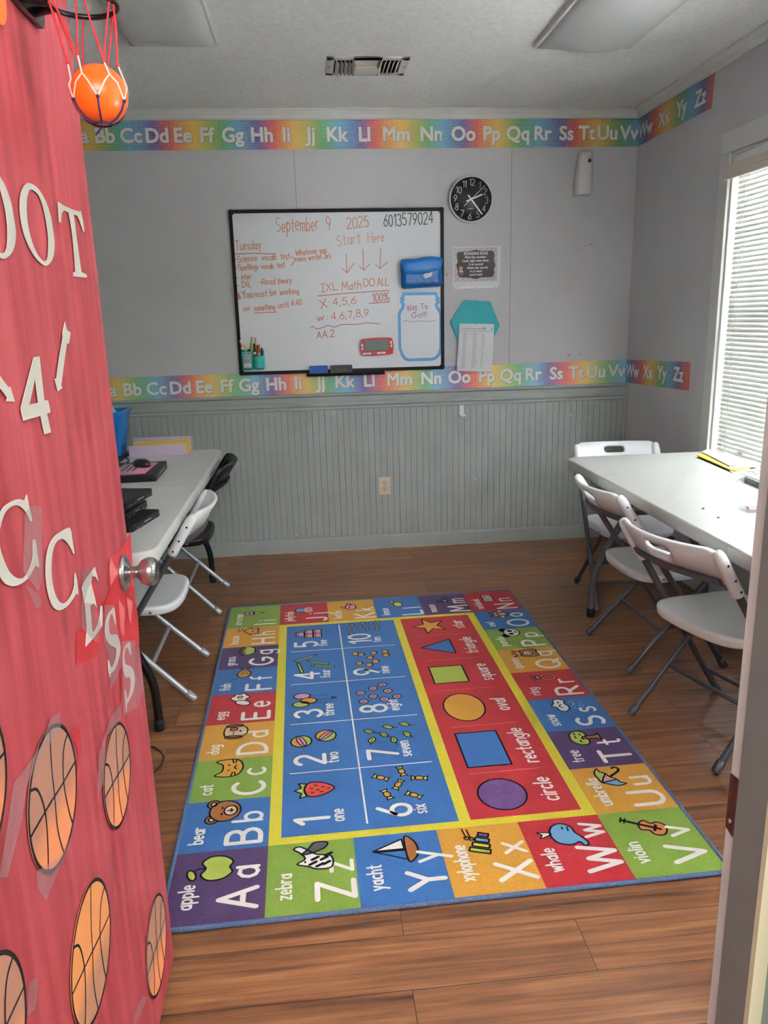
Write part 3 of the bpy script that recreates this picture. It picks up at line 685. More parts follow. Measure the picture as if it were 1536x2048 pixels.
MB().tube([RF((u, v), .0055) for u, v in [(p.x, p.y) for p in [Vector((a+RW/2, b+RL/2)) for a, b in rrect(RW-.016, RL-.016, .012, 4)]]], .0072, 8, closed=True, sy=.8).build('binding', K['bind'], rug)
# lettering; text runs away from the door (+v) with its top towards the left (-u)
TX = lambda u, v: Fr(RF((u, v), FT), ry, -rx, (0, 0, 1))
words = dict(A='apple', B='bear', C='cat', D='dog', E='egg', F='fish', G='grass', H='house', I='ice-cream', J='jellyfish', K='kettle', L='lemon', M='mouse', N='notebook', O='owl', P='panda', Q='queen', R='ring', S='snow', T='tree', U='umbrella', V='violin', W='whale', X='xylophone', Y='yacht', Z='zebra')
lt = MB()
for c, (i, j, k) in cells.items():
    u, v = UB[i], VB[j]
    f = TX(u+.224, v+(.043 if j == 0 else .024)); w = G[c][0]*.094
    script_(lt, c, f, .094, .0145, z=.0004); script_(lt, c.lower(), f, .082 if c.lower() in 'iltdbfhk' else .088, .011, x=w+.038, z=.0004)
    wd = words[c]; kx = min(.78, .135/(width_(wd, .22)*.039)); script_(lt, wd, TX(u+.064, v+(.055 if j == 0 else .036)), .039, .0058, z=.0004, kx=kx, gap=.22)
nums = [('1', 'one'), ('2', 'two'), ('3', 'three'), ('4', 'four'), ('5', 'five'), ('6', 'six'), ('7', 'seven'), ('8', 'eight'), ('9', 'nine'), ('10', 'ten')]
NV = [.309, .619, .928, 1.239, 1.554]
for n, (d, wd) in enumerate(nums):
    u = .43 if n < 5 else .672; v = NV[n % 5]+(.045 if n % 5 else .05)
    script_(lt, d, TX(u, v), .095, .0145, z=.0004, gap=.2); script_(lt, wd, TX(u+.045, v), .039, .006, z=.0004, kx=.8, gap=.22)
for v in NV[1:]: lt.ribbon([(.318, v), (.54, v)], .0045, RF, FT+.0004); lt.ribbon([(.54, v), (.775, v)], .0045, RF, FT+.0004)
lt.ribbon([(.54, .337), (.54, 1.825)], .0055, RF, FT+.0004)
lt2 = MB()
for v in (.532, .82, 1.094, 1.367, 1.624): lt2.ribbon([(.882, v), (1.11, v)], .0026, RF, FT+.0003)
lt2.build('divider_line', mat('rug pale red line', (222, 120, 110), .95), rug)
for wd, v in (('circle', .42), ('rectangle', .672), ('oval', .955), ('square', 1.228), ('triangle', 1.497), ('star', 1.735)):
    script_(lt, wd, TX(1.118, v), .052, .0075, align=.5, z=.0004, kx=.8, gap=.22, slant=.1)
lt.build('lettering', K['white'], rug)

# pictures: every drawing in its own small frame, about +-1 unit
pc = MB()
class Dr:
    def __init__(s, u, v, r, a=0.0): s.f = TX(u, v).sub((0, 0), math.radians(a), 1.0); s.r = r; s.z = .0003
    def p(s, pts): return [(q[0]*s.r, q[1]*s.r) for q in pts]
    def fill(s, pts, k, out=.0052):
        s.z += .00012; pc.flat(s.p(pts), s.f, s.z, KI[k])
        if out: s.z += .00008; pc.ribbon(s.p(pts)+s.p(pts[:1]), out, s.f, s.z, KI['black'], closed=True)
        return s
    def line(s, pts, w=.0048, k='black'): s.z += .00008; pc.ribbon(s.p(pts), w, s.f, s.z, KI[k]); return s
    def el(s, cx, cy, rx, ry, k, out=.0052, a=0):
        c, d = math.cos(math.radians(a)), math.sin(math.radians(a))
        return s.fill([(cx+x*c-y*d, cy+x*d+y*c) for x, y in ell(rx, ry, 20)], k, out)
    def sp(s, pts, k, out=.0052): return s.fill([(q.x, q.y) for q in spl(pts, 4, True)], k, out)
def at_cell(c, r=.05, dv=.175, du=.115, a=0):
    i, j, k = cells[c]; dv += .022 if j == 0 else 0; r *= .92; return Dr(UB[i]+du, VB[j]+dv, r, a)
d = at_cell('A', .052); d.sp([(0, .62), (.5, .85), (.95, .4), (.9, -.35), (.45, -.85), (0, -.7), (-.45, -.85), (-.9, -.35), (-.95, .4), (-.5, .85)], 'lime'); d.line([(0, .62), (.05, .95), (-.15, 1.35)]); d.el(-.45, 1.35, .42, .22, 'lime', a=20)
d = at_cell('B', .058)
for s in (-1, 1): d.el(s*.68, .68, .36, .36, 'brown'); d.el(s*.68, .68, .17, .17, 'tan')
d.el(0, 0, .92, .86, 'brown'); d.el(0, -.3, .42, .36, 'tan'); d.line([(-.35, .18), (-.2, .18)]); d.line([(.2, .18), (.35, .18)]); d.line([(-.15, -.3), (0, -.42), (.15, -.3)]); d.line([(0, -.12), (0, -.4)])
d = at_cell('C', .058); d.sp([(-.75, .95), (-.35, .55), (.35, .55), (.75, .95), (.95, .2), (.75, -.45), (0, -.7), (-.75, -.45), (-.95, .2)], 'gold')
for s in (-1, 1): d.line([(s*.5, -.1), (s*.85, -.02)]); d.line([(s*.5, -.22), (s*.85, -.28)]); d.line([(s*.32, .2), (s*.22, .12)])
d.line([(-.2, -.3), (0, -.18), (.2, -.3)])
d = at_cell('D', .056); d.sp([(-.6, .7), (0, .85), (.6, .7), (.8, 0), (.5, -.6), (0, -.75), (-.5, -.6), (-.8, 0)], 'tan'); d.sp([(-.95, .35), (-.75, .75), (-.55, .4), (-.65, -.35), (-.9, -.3)], 'brown'); d.sp([(.95, .35), (.75, .75), (.55, .4), (.65, -.35), (.9, -.3)], 'brown'); d.el(.28, .2, .24, .26, 'brown', .004); d.line([(-.35, .2), (-.2, .2)]); d.el(0, -.25, .12, .08, 'black', 0)
d = at_cell('E', .054); d.sp([(.15, .7), (.45, .85), (.7, .55), (1.0, .5), (.95, .1), (1.1, -.2), (.75, -.4), (.5, -.65), (.2, -.4), (-.1, -.3), (0, .1), (-.1, .4)], 'white'); d.el(.5, .1, .2, .2, 'gold', .004); d.el(-.45, -.15, .6, .36, 'white', a=65)
d = at_cell('F', .05); d.sp([(-.8, .1), (-.3, .65), (.4, .5), (.75, .05), (.4, -.4), (-.3, -.5)], 'gold'); d.fill([(.7, .05), (1.15, .45), (1.05, .05), (1.15, -.4)], 'gold'); d.line([(-.2, .45), (0, .0), (-.2, -.4)]); d.line([(.2, .35), (.35, .05), (.2, -.3)]); d.el(-.5, .15, .07, .07, 'black', 0); d.el(-1.0, .75, .1, .1, 'sky', .003); d.el(-1.15, 1.05, .07, .07, 'sky', .003)
d = at_cell('G', .05); d.fill([(-.9, -.2), (-.95, .6), (-.6, .2), (-.5, .85), (-.2, .25), (0, .95), (.2, .25), (.5, .85), (.6, .2), (.95, .6), (.9, -.2), (.5, -.65), (-.5, -.65)], 'lime')
d = at_cell('H', .052); d.fill([(-.7, -.7), (-.7, .0), (-.95, .0), (0, .7), (.95, .0), (.7, .0), (.7, -.7)], 'gold'); d.fill([(-.2, -.7), (-.2, -.15), (.2, -.15), (.2, -.7)], 'tan', .004); d.line([(.4, .45), (.4, .85)], .008, 'brown'); d.el(.55, 1.05, .2, .14, 'white', .004); d.el(.2, 1.15, .16, .1, 'white', .004)
d = at_cell('I', .054); d.fill([(-.35, .0), (.35, .0), (0, -1.1)], 'tan'); d.el(0, .2, .42, .32, 'pink'); d.el(0, .6, .34, .26, 'pink'); d.line([(.1, .8), (.25, 1.2)], .008, 'brown')
d = at_cell('J', .05); d.el(0, .35, .6, .52, 'sky')
for x in (-.4, -.13, .13, .4): d.line([(x, -.15), (x*1.5, -.5), (x*1.2, -.9)], .008, 'white')
d.line([(-.2, .3), (-.15, .3)]); d.line([(.15, .3), (.2, .3)])
d = at_cell('K', .05); d.sp([(-.6, .3), (0, .55), (.6, .3), (.65, -.4), (0, -.6), (-.65, -.4)], 'pink'); d.line([(q.x, q.y) for q in spl([(-.4, .5), (0, 1.0), (.4, .5)], 4)]); d.sp([(.6, .0), (.95, .4), (1.05, .3), (.7, -.25)], 'pink'); d.line([(-.3, .1), (.3, .1)]); d.line([(-.9, .3), (-.65, .1), (-.75, -.3)])
d = at_cell('L', .05); d.el(-.1, -.1, .62, .46, 'yellow', a=15); d.sp([(.3, .35), (.7, .75), (1.05, .6), (.75, .25)], 'lime')
d = at_cell('M', .05); d.el(0, -.2, .5, .42, 'grey'); d.el(-.35, .3, .3, .28, 'grey'); d.el(.35, .3, .3, .28, 'grey'); d.el(0, -.3, .16, .12, 'white', .003); d.line([(q.x, q.y) for q in spl([(.5, -.4), (.9, -.5), (1.1, -.1)], 4)])
d = at_cell('N', .052); d.fill([(-.95, -.5), (-.9, .5), (-.4, .62), (0, .45), (.4, .62), (.9, .5), (.95, -.5), (.4, -.4), (0, -.6), (-.4, -.4)], 'white'); d.line([(0, .45), (0, -.6)])
for y in (-.2, .05, .3): d.line([(-.7, y), (-.25, y+.04)]); d.line([(.25, y+.04), (.7, y)])
d = at_cell('O', .052); d.sp([(-.6, .9), (0, .65), (.6, .9), (.65, 0), (.35, -.8), (-.35, -.8), (-.65, 0)], 'brown'); d.el(-.27, .35, .22, .22, 'white', .004); d.el(.27, .35, .22, .22, 'white', .004); d.sp([(-.6, .1), (-1.0, -.3), (-.6, -.45)], 'white', .004); d.sp([(.6, .1), (1.0, -.3), (.6, -.45)], 'white', .004); d.el(0, -.35, .25, .3, 'tan', 0); d.el(.27, .35, .07, .07, 'black', 0); d.el(-.27, .35, .07, .07, 'black', 0)
d = at_cell('P', .054); d.el(-.62, .68, .32, .3, 'black'); d.el(.62, .68, .32, .3, 'black'); d.el(0, 0, .85, .72, 'white'); d.el(-.32, .1, .2, .26, 'black', 0, 20); d.el(.32, .1, .2, .26, 'black', 0, -20); d.el(0, -.3, .1, .07, 'black', 0); d.line([(-.15, -.45), (0, -.38), (.15, -.45)])
d = at_cell('Q', .056); d.sp([(-.55, .4), (0, .7), (.55, .4), (.7, -.5), (.5, -1.0), (0, -.9), (-.5, -1.0), (-.7, -.5)], 'brown'); d.el(0, -.15, .36, .4, 'tan', .004); d.fill([(-.42, .45), (-.6, 1.1), (-.22, .75), (0, 1.2), (.22, .75), (.6, 1.1), (.42, .45)], 'gold'); d.line([(-.15, -.1), (-.1, -.1)]); d.line([(.1, -.1), (.15, -.1)]); d.line([(-.1, -.32), (.1, -.32)])
d = at_cell('R', .052)
d.line(ell(.55, .55, 20, 0, -.45)+ell(.55, .55, 20, 0, -.45)[:1], .013); d.line(ell(.55, .55, 20, 0, -.45)+ell(.55, .55, 20, 0, -.45)[:1], .007, 'orange'); d.fill([(-.3, .6), (.3, .6), (.2, .3), (0, .1), (-.2, .3)], 'sky')
for a in (40, 65, 90, 115, 140): d.line([(.45*math.cos(math.radians(a)), .55+.25*math.sin(math.radians(a))), (.7*math.cos(math.radians(a)), .55+.55*math.sin(math.radians(a)))], .003)
d = at_cell('S', .056); d.sp([(-.9, 0), (-.7, .4), (-.3, .45), (0, .75), (.35, .5), (.75, .45), (.9, 0), (.6, -.35), (.2, -.25), (-.2, -.4), (-.6, -.35)], 'white'); d.line([(-.4, .1), (-.1, .25), (.1, .05)]); d.line([(.3, .2), (.5, .1)])
for q in range(22): d.el(random.uniform(-.7, .7), random.uniform(-1.5, -.55), .035, .035, 'white', 0)
d = at_cell('T', .056); d.fill([(-.15, .1), (-.2, -.8), (-.4, -1.05), (.4, -1.05), (.2, -.8), (.15, .1)], 'brown'); d.sp([(-.4, -.2), (-.8, 0), (-.8, .5), (-.4, .9), (.1, .95), (.6, .8), (.85, .35), (.7, -.05), (.35, -.2), (0, -.05)], 'lime')
for q in ((-.4, .4), (.1, .6), (.4, .2), (-.1, .2), (.5, .55)): d.line([(q[0]-.1, q[1]-.06), (q[0], q[1]), (q[0]+.1, q[1]-.04)])
d = at_cell('U', .058, a=35); W3 = [(-1, 0), (-.75, .55), (-.3, .85), (0, .9)]
d.sp([(-1, 0), (-.8, .5), (-.2, .85), (0, .9), (-.2, .5), (-.38, .05), (-.7, .12)], 'sky'); d.sp([(-.38, .05), (-.2, .5), (0, .9), (.2, .5), (.38, .05), (0, .12)], 'pink'); d.sp([(1, 0), (.8, .5), (.2, .85), (0, .9), (.2, .5), (.38, .05), (.7, .12)], 'lime'); d.line([(q.x, q.y) for q in spl([(0, .1), (0, -.7), (.15, -.95), (.38, -.9), (.42, -.7)], 4)], .008)
d = at_cell('V', .062, a=-30); d.sp([(-.38, -.9), (-.5, -.5), (-.28, -.2), (-.38, .15), (0, .35), (.38, .15), (.28, -.2), (.5, -.5), (.38, -.9), (0, -1.0)], 'orange'); d.line([(0, -.7), (0, 1.15)], .009); d.line([(-.2, -.45), (.2, -.45)], .009); d.line([(-.18, 1.0), (.18, 1.0)]); d.line([(-.18, 1.2), (.18, 1.2)])
d = at_cell('W', .06); d.sp([(-.85, .05), (-.6, .55), (0, .75), (.6, .5), (.8, 0), (.5, -.45), (0, -.55), (-.3, -.75), (-.85, -.95), (-1.0, -.7), (-.7, -.55), (-.8, -.3)], 'sky'); d.line([(.35, .0), (.5, -.02)]); d.line([(.2, -.25), (.5, -.3)]); d.sp([(0, .75), (-.2, 1.3), (.05, 1.15), (.25, 1.35), (.15, .75)], 'white', .004)
d = at_cell('X', .056, a=-20)
for n, k in enumerate(('lime', 'yellow', 'sky', 'wine')): d.fill([(-.85+n*.42, -.55+n*.09), (-.55+n*.42, -.55+n*.09), (-.55+n*.42, .55-n*.09), (-.85+n*.42, .55-n*.09)], k)
for y in (.95, .7): d.line([(.1, y-.1), (.8, y+.25)], .004); d.el(.1, y-.12, .13, .13, 'gold', .004)
d = at_cell('Y', .062); d.sp([(-.8, -.45), (.9, -.45), (.6, -.85), (0, -1.0), (-.6, -.85)], 'brown'); d.fill([(.05, -.35), (.05, 1.15), (.75, -.3)], 'white'); d.line([(-.05, -.4), (-.02, 1.1)], .006); d.line([(.0, 1.1), (-.7, -.4)], .004)
d = at_cell('Z', .066, dv=.178, du=.125); d.sp([(-.7, -.75), (-.75, -.1), (-.55, .25), (-.35, .75), (-.05, .4), (.35, .6), (.65, .9), (.8, .65), (.55, .3), (.2, -.1), (.0, -.75)], 'white')
d.sp([(.25, .55), (.6, .25), (1.0, -.05), (.95, -.6), (.6, -.5), (.3, .1)], 'grey')
for q in ((-.6, -.1), (-.5, -.4), (-.2, -.3), (-.45, .2), (-.15, .1), (.05, -.5)): d.line([(q[0], q[1]), (q[0]+.16, q[1]-.28)], .009)
d.line([(-.3, .4), (-.22, .4)])
# number cells
def num(n, dv=.2, du=-.03, r=.05, a=0):
    u = .43 if n <= 5 else .672; return Dr(u+du, NV[(n-1) % 5]+dv, r, a)
d = num(1, .215, -.03, .055); d.sp([(0, -1.0), (.5, -.5), (.7, .2), (.45, .6), (0, .7), (-.45, .6), (-.7, .2), (-.5, -.5)], 'berry'); d.fill([(-.6, .55), (-.75, .95), (-.3, .85), (0, 1.25), (.2, .85), (.65, 1.0), (.55, .55), (0, .7)], 'lime')
for q in ((-.3, .3), (.1, .35), (.35, .1), (-.1, 0), (-.3, -.2), (.15, -.3), (0, -.6)): d.line([(q[0], q[1]), (q[0], q[1]-.12)])
for dv, du, a in ((.19, -.075, 20), (.215, .01, -40)):
    d = num(2, dv, du, .036, a); d.el(0, 0, 1, 1, 'lime'); d.fill(ell(1, 1, 16, 0, 0, 0, 180), 'gold', .004); d.fill(ell(1, .36, 18), 'pink', .004)
for dv, du, k in ((.21, -.07, 'pink'), (.17, -.045, 'gold'), (.145, -.075, 'lime')):
    d = num(3, dv, du, .03); d.el(0, 0, .75, 1.05, k); d.line([(0, -1.05), (.3*(-1 if k == 'pink' else 1)*.4, -3.2)], .0022)
d = num(3, .18, .05, .02); d.line([(-.5, .3), (0, 0), (.5, .4)]); d.line([(-.4, -.5), (0, 0), (.3, -.6)])
for dv, du, a in ((.15, -.075, 10), (.24, -.05, -60), (.19, .0, 60), (.15, .02, 75)):
    d = num(4, dv, du, .055, a+0); d.fill([(-.9, -.1), (.7, -.1), (.7, .12), (-.9, .12)], 'lime', .0042); d.fill([(.7, -.1), (1.0, .01), (.7, .12)], 'tan', .0042)
for i, (x, y) in enumerate(((-1, -.6), (0, -.6), (-1, .05), (0, .05), (-.5, .72))):
    d = num(5, .21+x*.046, -.03-y*.06, .026); d.fill([(-.85, -.7), (.85, -.7), (.85, .7), (-.85, .7)], 'pink'); d.line([(-.85, .35), (.85, .35)], .003)
for dv, du, a in ((.155, -.06, 20), (.245, -.07, 60), (.2, -.02, -30), (.27, .0, 10), (.14, .02, 55), (.225, .05, 80)):
    d = num(6, dv, du, .024, a); d.fill([(-.5, .2), (-1.1, .5), (-1.0, 0), (-1.1, -.5), (-.5, -.2)], 'yellow', .004); d.fill([(.5, .2), (1.1, .5), (1.0, 0), (1.1, -.5), (.5, -.2)], 'yellow', .004); d.el(0, 0, .6, .42, 'gold', .004)
for dv, du, a in ((.22, -.08, 60), (.16, -.075, -20), (.24, -.01, 70), (.19, -.03, 40), (.15, .0, 10), (.25, .05, 60), (.18, .05, 30)):
    d = num(7, dv, du, .022, a); d.sp([(-.9, 0), (-.2, .55), (.9, .1), (.2, -.5)], 'lime', .0042); d.line([(-.6, 0), (-1.5, -.1)], .003); d.line([(-.5, 0), (.5, .05)], .0025)
for dv, du in ((.2, -.085), (.13, -.08), (.23, -.035), (.165, -.04), (.135, -.0), (.255, .005), (.2, .02), (.15, .05)):
    d = num(8, dv, du, .019); d.fill([(math.cos(a*PI/8)*(1 if a % 2 else .78), math.sin(a*PI/8)*(1 if a % 2 else .78)) for a in range(16)], 'pink', .004); d.el(0, 0, .33, .33, 'gold', .003)
for dv, du in ((.25, -.08), (.235, -.055), (.15, -.07), (.2, -.02), (.245, .0), (.16, .0), (.13, -.03), (.25, .05), (.215, .05)):
    d = num(9, dv, du, .017); d.el(.15, -.25, .9, .8, 'black', 0); d.el(0, 0, .9, .8, 'gold', .0035)
for dv, du in ((.21, -.085), (.26, -.07), (.16, -.08), (.225, -.035), (.27, -.02), (.2, -.005), (.255, .02), (.28, .05), (.225, .045), (.19, .04)):
    d = num(10, dv, du, .016); d.fill([(math.sin(a*PI/5)*(1 if a % 2 == 0 else .45), math.cos(a*PI/5)*(1 if a % 2 == 0 else .45)) for a in range(10)], 'gold', .003)
# shapes
def raw(pts, k):
    pc.flat(pts, RF, FT+.0004, KI[k]); pc.ribbon(list(pts)+[pts[0]], .0055, RF, FT+.0006, KI['black'], closed=True)
raw(ell(.0735, .078, 40, .957, .415), 'wine'); raw([(.885, .566), (1.029, .566), (1.029, .775), (.885, .775)], 'blue'); raw(ell(.0755, .103, 44, .957, .957), 'gold')
raw([(.883, 1.155), (1.02, 1.155), (1.02, 1.303), (.883, 1.303)], 'lime'); raw([(.882, 1.5), (1.022, 1.423), (1.022, 1.573)], 'blue')
raw([(.962-math.cos(a*PI/5)*(.08 if a % 2 == 0 else .034), 1.738+math.sin(a*PI/5)*(.09 if a % 2 == 0 else .038)) for a in range(10)], 'gold')
pc.build('picture', KM, rug)
# ------------------------------------------------------------------ things on the back wall
def pw(u, v, d=0.0): return at(u, v, Y=YB-d)
def wfr(u, v, d=0.0, a=0.0):
    """frame on the back wall at a pixel, x right, y up, z into the room, a = tilt in degrees"""
    return Fr(pw(u, v, d), (1, 0, 0), (0, 0, 1), (0, -1, 0)).sub((0, 0), math.radians(a))
# alphabet border strips
CP = dict(r=(206, 70, 44), y=(226, 180, 56), g=(84, 158, 78), c=(86, 160, 190), p=(84, 66, 142), o=(226, 138, 62))
CL = dict(r=(238, 104, 84), y=(240, 200, 96), g=(120, 192, 116), c=(122, 190, 222), p=(120, 98, 172), o=(240, 164, 96))
def rainbow(name, stops, pal, axis):
    m = bpy.data.materials.new(name); m.use_nodes = True; nt = m.node_tree; L = nt.links; N = nt.nodes.new; b = nt.nodes['Principled BSDF']; b.inputs['Roughness'].default_value = .45
    tc = N('ShaderNodeTexCoord'); sp = N('ShaderNodeSeparateXYZ'); mp = N('ShaderNodeMapRange'); lo, hi = stops[0][0], stops[-1][0]
    geo = N('ShaderNodeNewGeometry'); L.new(geo.outputs['Position'], sp.inputs[0]); L.new(sp.outputs[axis], mp.inputs[0]); mp.inputs[1].default_value = lo; mp.inputs[2].default_value = hi
    r = N('ShaderNodeValToRGB'); e = r.color_ramp.elements
    e[0].position = 0; e[0].color = lin(pal[stops[0][1]]); e[1].position = 1; e[1].color = lin(pal[stops[-1][1]])
    for x, k in stops[1:-1]: q = e.new((x-lo)/(hi-lo)); q.color = lin(pal[k])
    L.new(mp.outputs[0], r.inputs[0])
    cb = N('ShaderNodeCombineXYZ'); L.new(sp.outputs[axis], cb.inputs[0]); L.new(sp.outputs[2], cb.inputs[1])
    rot = N('ShaderNodeMapping'); rot.inputs['Rotation'].default_value = (0, 0, math.radians(-38 if axis == 0 else 38)); L.new(cb.outputs[0], rot.inputs[0])
    br = N('ShaderNodeTexBrick')
    for k, v in (('Color1', (1, 1, 1, 1)), ('Color2', (.5, .5, .5, 1)), ('Mortar', (0, 0, 0, 1)), ('Scale', 1), ('Mortar Size', .0026), ('Mortar Smooth', .2), ('Brick Width', .021), ('Row Height', .0088)): br.inputs[k].default_value = v
    L.new(rot.outputs[0], br.inputs['Vector']); sc = N('ShaderNodeMath'); sc.operation = 'MULTIPLY'; sc.inputs[1].default_value = .4
    L.new(br.outputs['Color'], sc.inputs[0]); mx = N('ShaderNodeMix'); mx.data_type = 'RGBA'; L.new(sc.outputs[0], mx.inputs[0]); L.new(r.outputs[0], mx.inputs[6]); mx.inputs[7].default_value = (.95, .95, .9, 1)
    L.new(mx.outputs[2], b.inputs['Base Color']); return m
m_letter = mat('white printed letter', (240, 236, 230), .45); m_lsh = mat('grey letter outline', (120, 116, 118), .6)
def boldtype(mb, tx, fr, cap, x, y, r, z):
    for k in range(9):
        a = 2*PI*k/8; d = r if k else 0; type_(mb, tx, fr, cap, x+d*math.cos(a), y+d*math.sin(a), .5, bold=0, z=z+k*1.5e-5)
def strip(label, pts, fr, quad, m, texts, cap, joints=()):
    t = thing('alphabet_border', label, 'wall border', fr.o, 0, 'rainbow alphabet wall borders')
    mb = MB(); mb.prism(quad, fr, 0, .0009); mb.build('paper_strip', m, t)
    mb = MB(); ms = MB()
    for tx, x, y in texts: boldtype(ms, tx, fr, cap, x+.0015, y-.0015, .0042, .00105); boldtype(mb, tx, fr, cap, x, y, .0034, .0013)
    ms.build('letter_shadow', m_lsh, t); mb.build('lettering', m_letter, t)
    if joints:
        mb = MB()
        for x in joints: mb.box((x-.0008, quad[0][1]+.004, .0009), (x+.0008, quad[2][1]-.004, .00115), 0, fr)
        mb.build('joint', mat('strip joint', (150, 84, 60), .6), t)
    return t
def conv(px, y, axis):
    out = []
    for x, k in px:
        p = at(x, y, Y=YB) if axis == 0 else at(x, y, X=XR); out.append((p[axis], k))
    return sorted(out)
upx = [(165, 'y'), (180, 'y'), (224, 'g'), (258, 'c'), (306, 'p'), (340, 'r'), (387, 'y'), (443, 'g'), (476, 'c'), (514, 'p'), (550, 'r'), (591, 'y'), (643, 'g'), (681, 'c'), (723, 'p'), (750, 'r'), (804, 'y'), (854, 'g'), (884, 'c'), (927, 'p'), (953, 'r'), (996, 'y'), (1038, 'g'), (1080, 'c'), (1126, 'p'), (1149, 'r'), (1195, 'y'), (1238, 'g'), (1272, 'c')]
lpx = [(200, 'r'), (231, 'y'), (275, 'g'), (313, 'c'), (348, 'p'), (379, 'r'), (424, 'y'), (472, 'g'), (507, 'c'), (541, 'p'), (572, 'r'), (614, 'y'), (655, 'g'), (690, 'c'), (728, 'p'), (765, 'r'), (813, 'y'), (848, 'g'), (874, 'c'), (913, 'p'), (944, 'r'), (987, 'y'), (1035, 'g'), (1070, 'c'), (1096, 'p'), (1133, 'r'), (1170, 'y'), (1214, 'g'), (1245, 'c')]
al = 'ABCDEFGHIJKLMNOPQRSTUVWXYZ'
ux = [155, 210, 262, 314, 366, 415, 466, 524, 573, 620, 675, 729, 793, 863, 927, 984, 1036, 1086, 1133, 1174, 1215, 1258]
lx = [213, 265, 313, 361, 409, 455, 499, 553, 597, 641, 691, 739, 800, 863, 919, 974, 1021, 1067, 1112, 1152, 1191, 1232]
fb = Fr((0, YB, 0), (1, 0, 0), (0, 0, 1), (0, -1, 0))
zt = lambda x, z: z
strip('long upper rainbow alphabet border under the crown moulding of the back wall', None, fb, [(XL+.05, 2.336), (XR-.001, 2.338), (XR-.001, 2.4865), (XL+.05, 2.4855)], rainbow('upper border', conv(upx, 270, 0), CP, 0), [(al[i]+al[i].lower(), pw(x, 270).x, 2.377) for i, x in enumerate(ux)], .070, [pw(x, 270).x for x in (340, 953)])
strip('long lower rainbow alphabet border above the chair rail of the back wall', None, fb, [(XL+.05, .974), (XR-.001, .9885), (XR-.001, 1.127), (XL+.05, 1.117)], rainbow('lower border', conv(lpx, 770, 0), CL, 0), [(al[i]+al[i].lower(), pw(x, 775).x, 1.011+.0045*(pw(x, 775).x+1.2)) for i, x in enumerate(lx)], .070, [pw(x, 770).x for x in (379, 577, 950)])
fs = Fr((XR, 0, 0), (0, -1, 0), (0, 0, 1), (-1, 0, 0))
fx = lambda px, y: -at(px, y, X=XR).y
ur = [(1279, 'c'), (1295, 'p'), (1309, 'r'), (1337, 'y'), (1358, 'g'), (1382, 'c'), (1405, 'p'), (1424, 'r'), (1429, 'r')]
lr = [(1250, 'c'), (1262, 'p'), (1282, 'r'), (1301, 'y'), (1323, 'g'), (1338, 'c'), (1358, 'p'), (1373, 'r'), (1381, 'r')]
strip('short upper rainbow border with W to Z on the window wall', None, fs, [(-YB+.001, 2.338), (-3.81, 2.336), (-3.80, 2.484), (-YB+.001, 2.4865)], rainbow('upper side border', conv(ur, 230, 1), CP, 1), [(c, fx(x, 230), 2.377) for c, x in (('Ww', 1293), ('Xx', 1329), ('Yy', 1363), ('Zz', 1399))], .070, [fx(1309, 240)])
strip('short lower rainbow border with W to Z on the window wall', None, fs, [(-YB+.001, .9885), (-3.835, 1.008), (-3.84, 1.154), (-YB+.001, 1.127)], rainbow('lower side border', conv(lr, 750, 1), CP, 1), [(c, fx(x, 750), 1.03+.006*i) for i, (c, x) in enumerate((('Ww', 1265), ('Xx', 1296), ('Yy', 1324), ('Zz', 1357)))], .070, [fx(1281, 750)])

# ---- whiteboard
m_blackp = mat('black plastic', (8, 8, 9), .5, spec=.25); m_dw = mat('whiteboard enamel', (234, 237, 241), .42)
BW, BH = 1.22, .914
bf = Fr((.1982, YB, 1.5655), (1, 0, 0), (0, 0, 1), (0, -1, 0)).sub((0, 0), -.0024)
bd = thing('whiteboard', 'large black framed whiteboard with handwritten class notes on the back wall', 'whiteboard', (.1982, YB, 1.5655))
MB().box((-BW/2+.008, -BH/2+.008, .004), (BW/2-.008, BH/2-.008, .012), 0, bf).build('writing_surface', m_dw, bd)
mb = MB(); o, i_ = rrect(BW, BH, .012, 4), rrect(BW-.038, BH-.038, .012, 4)
mb.prism(o, bf, .0, .02, holes=[i_[::-1]]); mb.build('frame', m_blackp, bd, bevel=.003)
mb = MB()
for sx in (-1, 1):
    for sy in (-1, 1): mb.prism(rrect(.03, .03, .012, 4, sx*(BW/2-.014), sy*(BH/2-.014)), bf, .0195, .0235)
mb.build('corner_cap', m_blackp, bd, bevel=.002)
ty = -BH/2-.004; xa, xb = (pw(613, 742).x-.1982), (pw(768, 742).x-.1982)
mb = MB(); mb.box((xa, ty-.012, .0), (xb, ty-.006, .062), 0, bf).box((xa, ty-.012, .058), (xb, ty+.004, .062), 0, bf).box((xa, ty-.012, 0), (xb, ty+.006, .004), 0, bf)
mb.build('marker_tray', m_blackp, bd)
m_or = mat('orange marker ink', (212, 134, 100), .5); m_bk = mat('black marker ink', (52, 52, 56), .5); m_rd = mat('red orange marker ink', (204, 112, 82), .5); m_lt_or = mat('faint orange ink', (222, 168, 140), .5); m_pu = mat('purple ink', (168, 92, 140), .5)
INK = [m_or, m_bk, m_rd, m_lt_or, m_pu]; ik = MB()
def board(u, v):
    p = at(u, v, Y=YB-.012)-bf.o; return (p.dot(bf.x), p.dot(bf.y))
def wr(txt, a, b, h, mi=0, w=.0046, jit=.05, gap=.2):
    a, b = Vector(board(*a)), Vector(board(*b)); d = b-a; fr = bf.sub(a, math.atan2(d.y, d.x)); hh = h/329*1.0
    script_(ik, txt, fr, hh, w, z=.0123, mi=mi, jit=jit, gap=gap, kx=d.length/(width_(txt, gap)*hh), slant=.06)
def ln(pts, mi=0, w=.0046): ik.ribbon([board(*p) for p in pts], w, bf, .0123, mi)
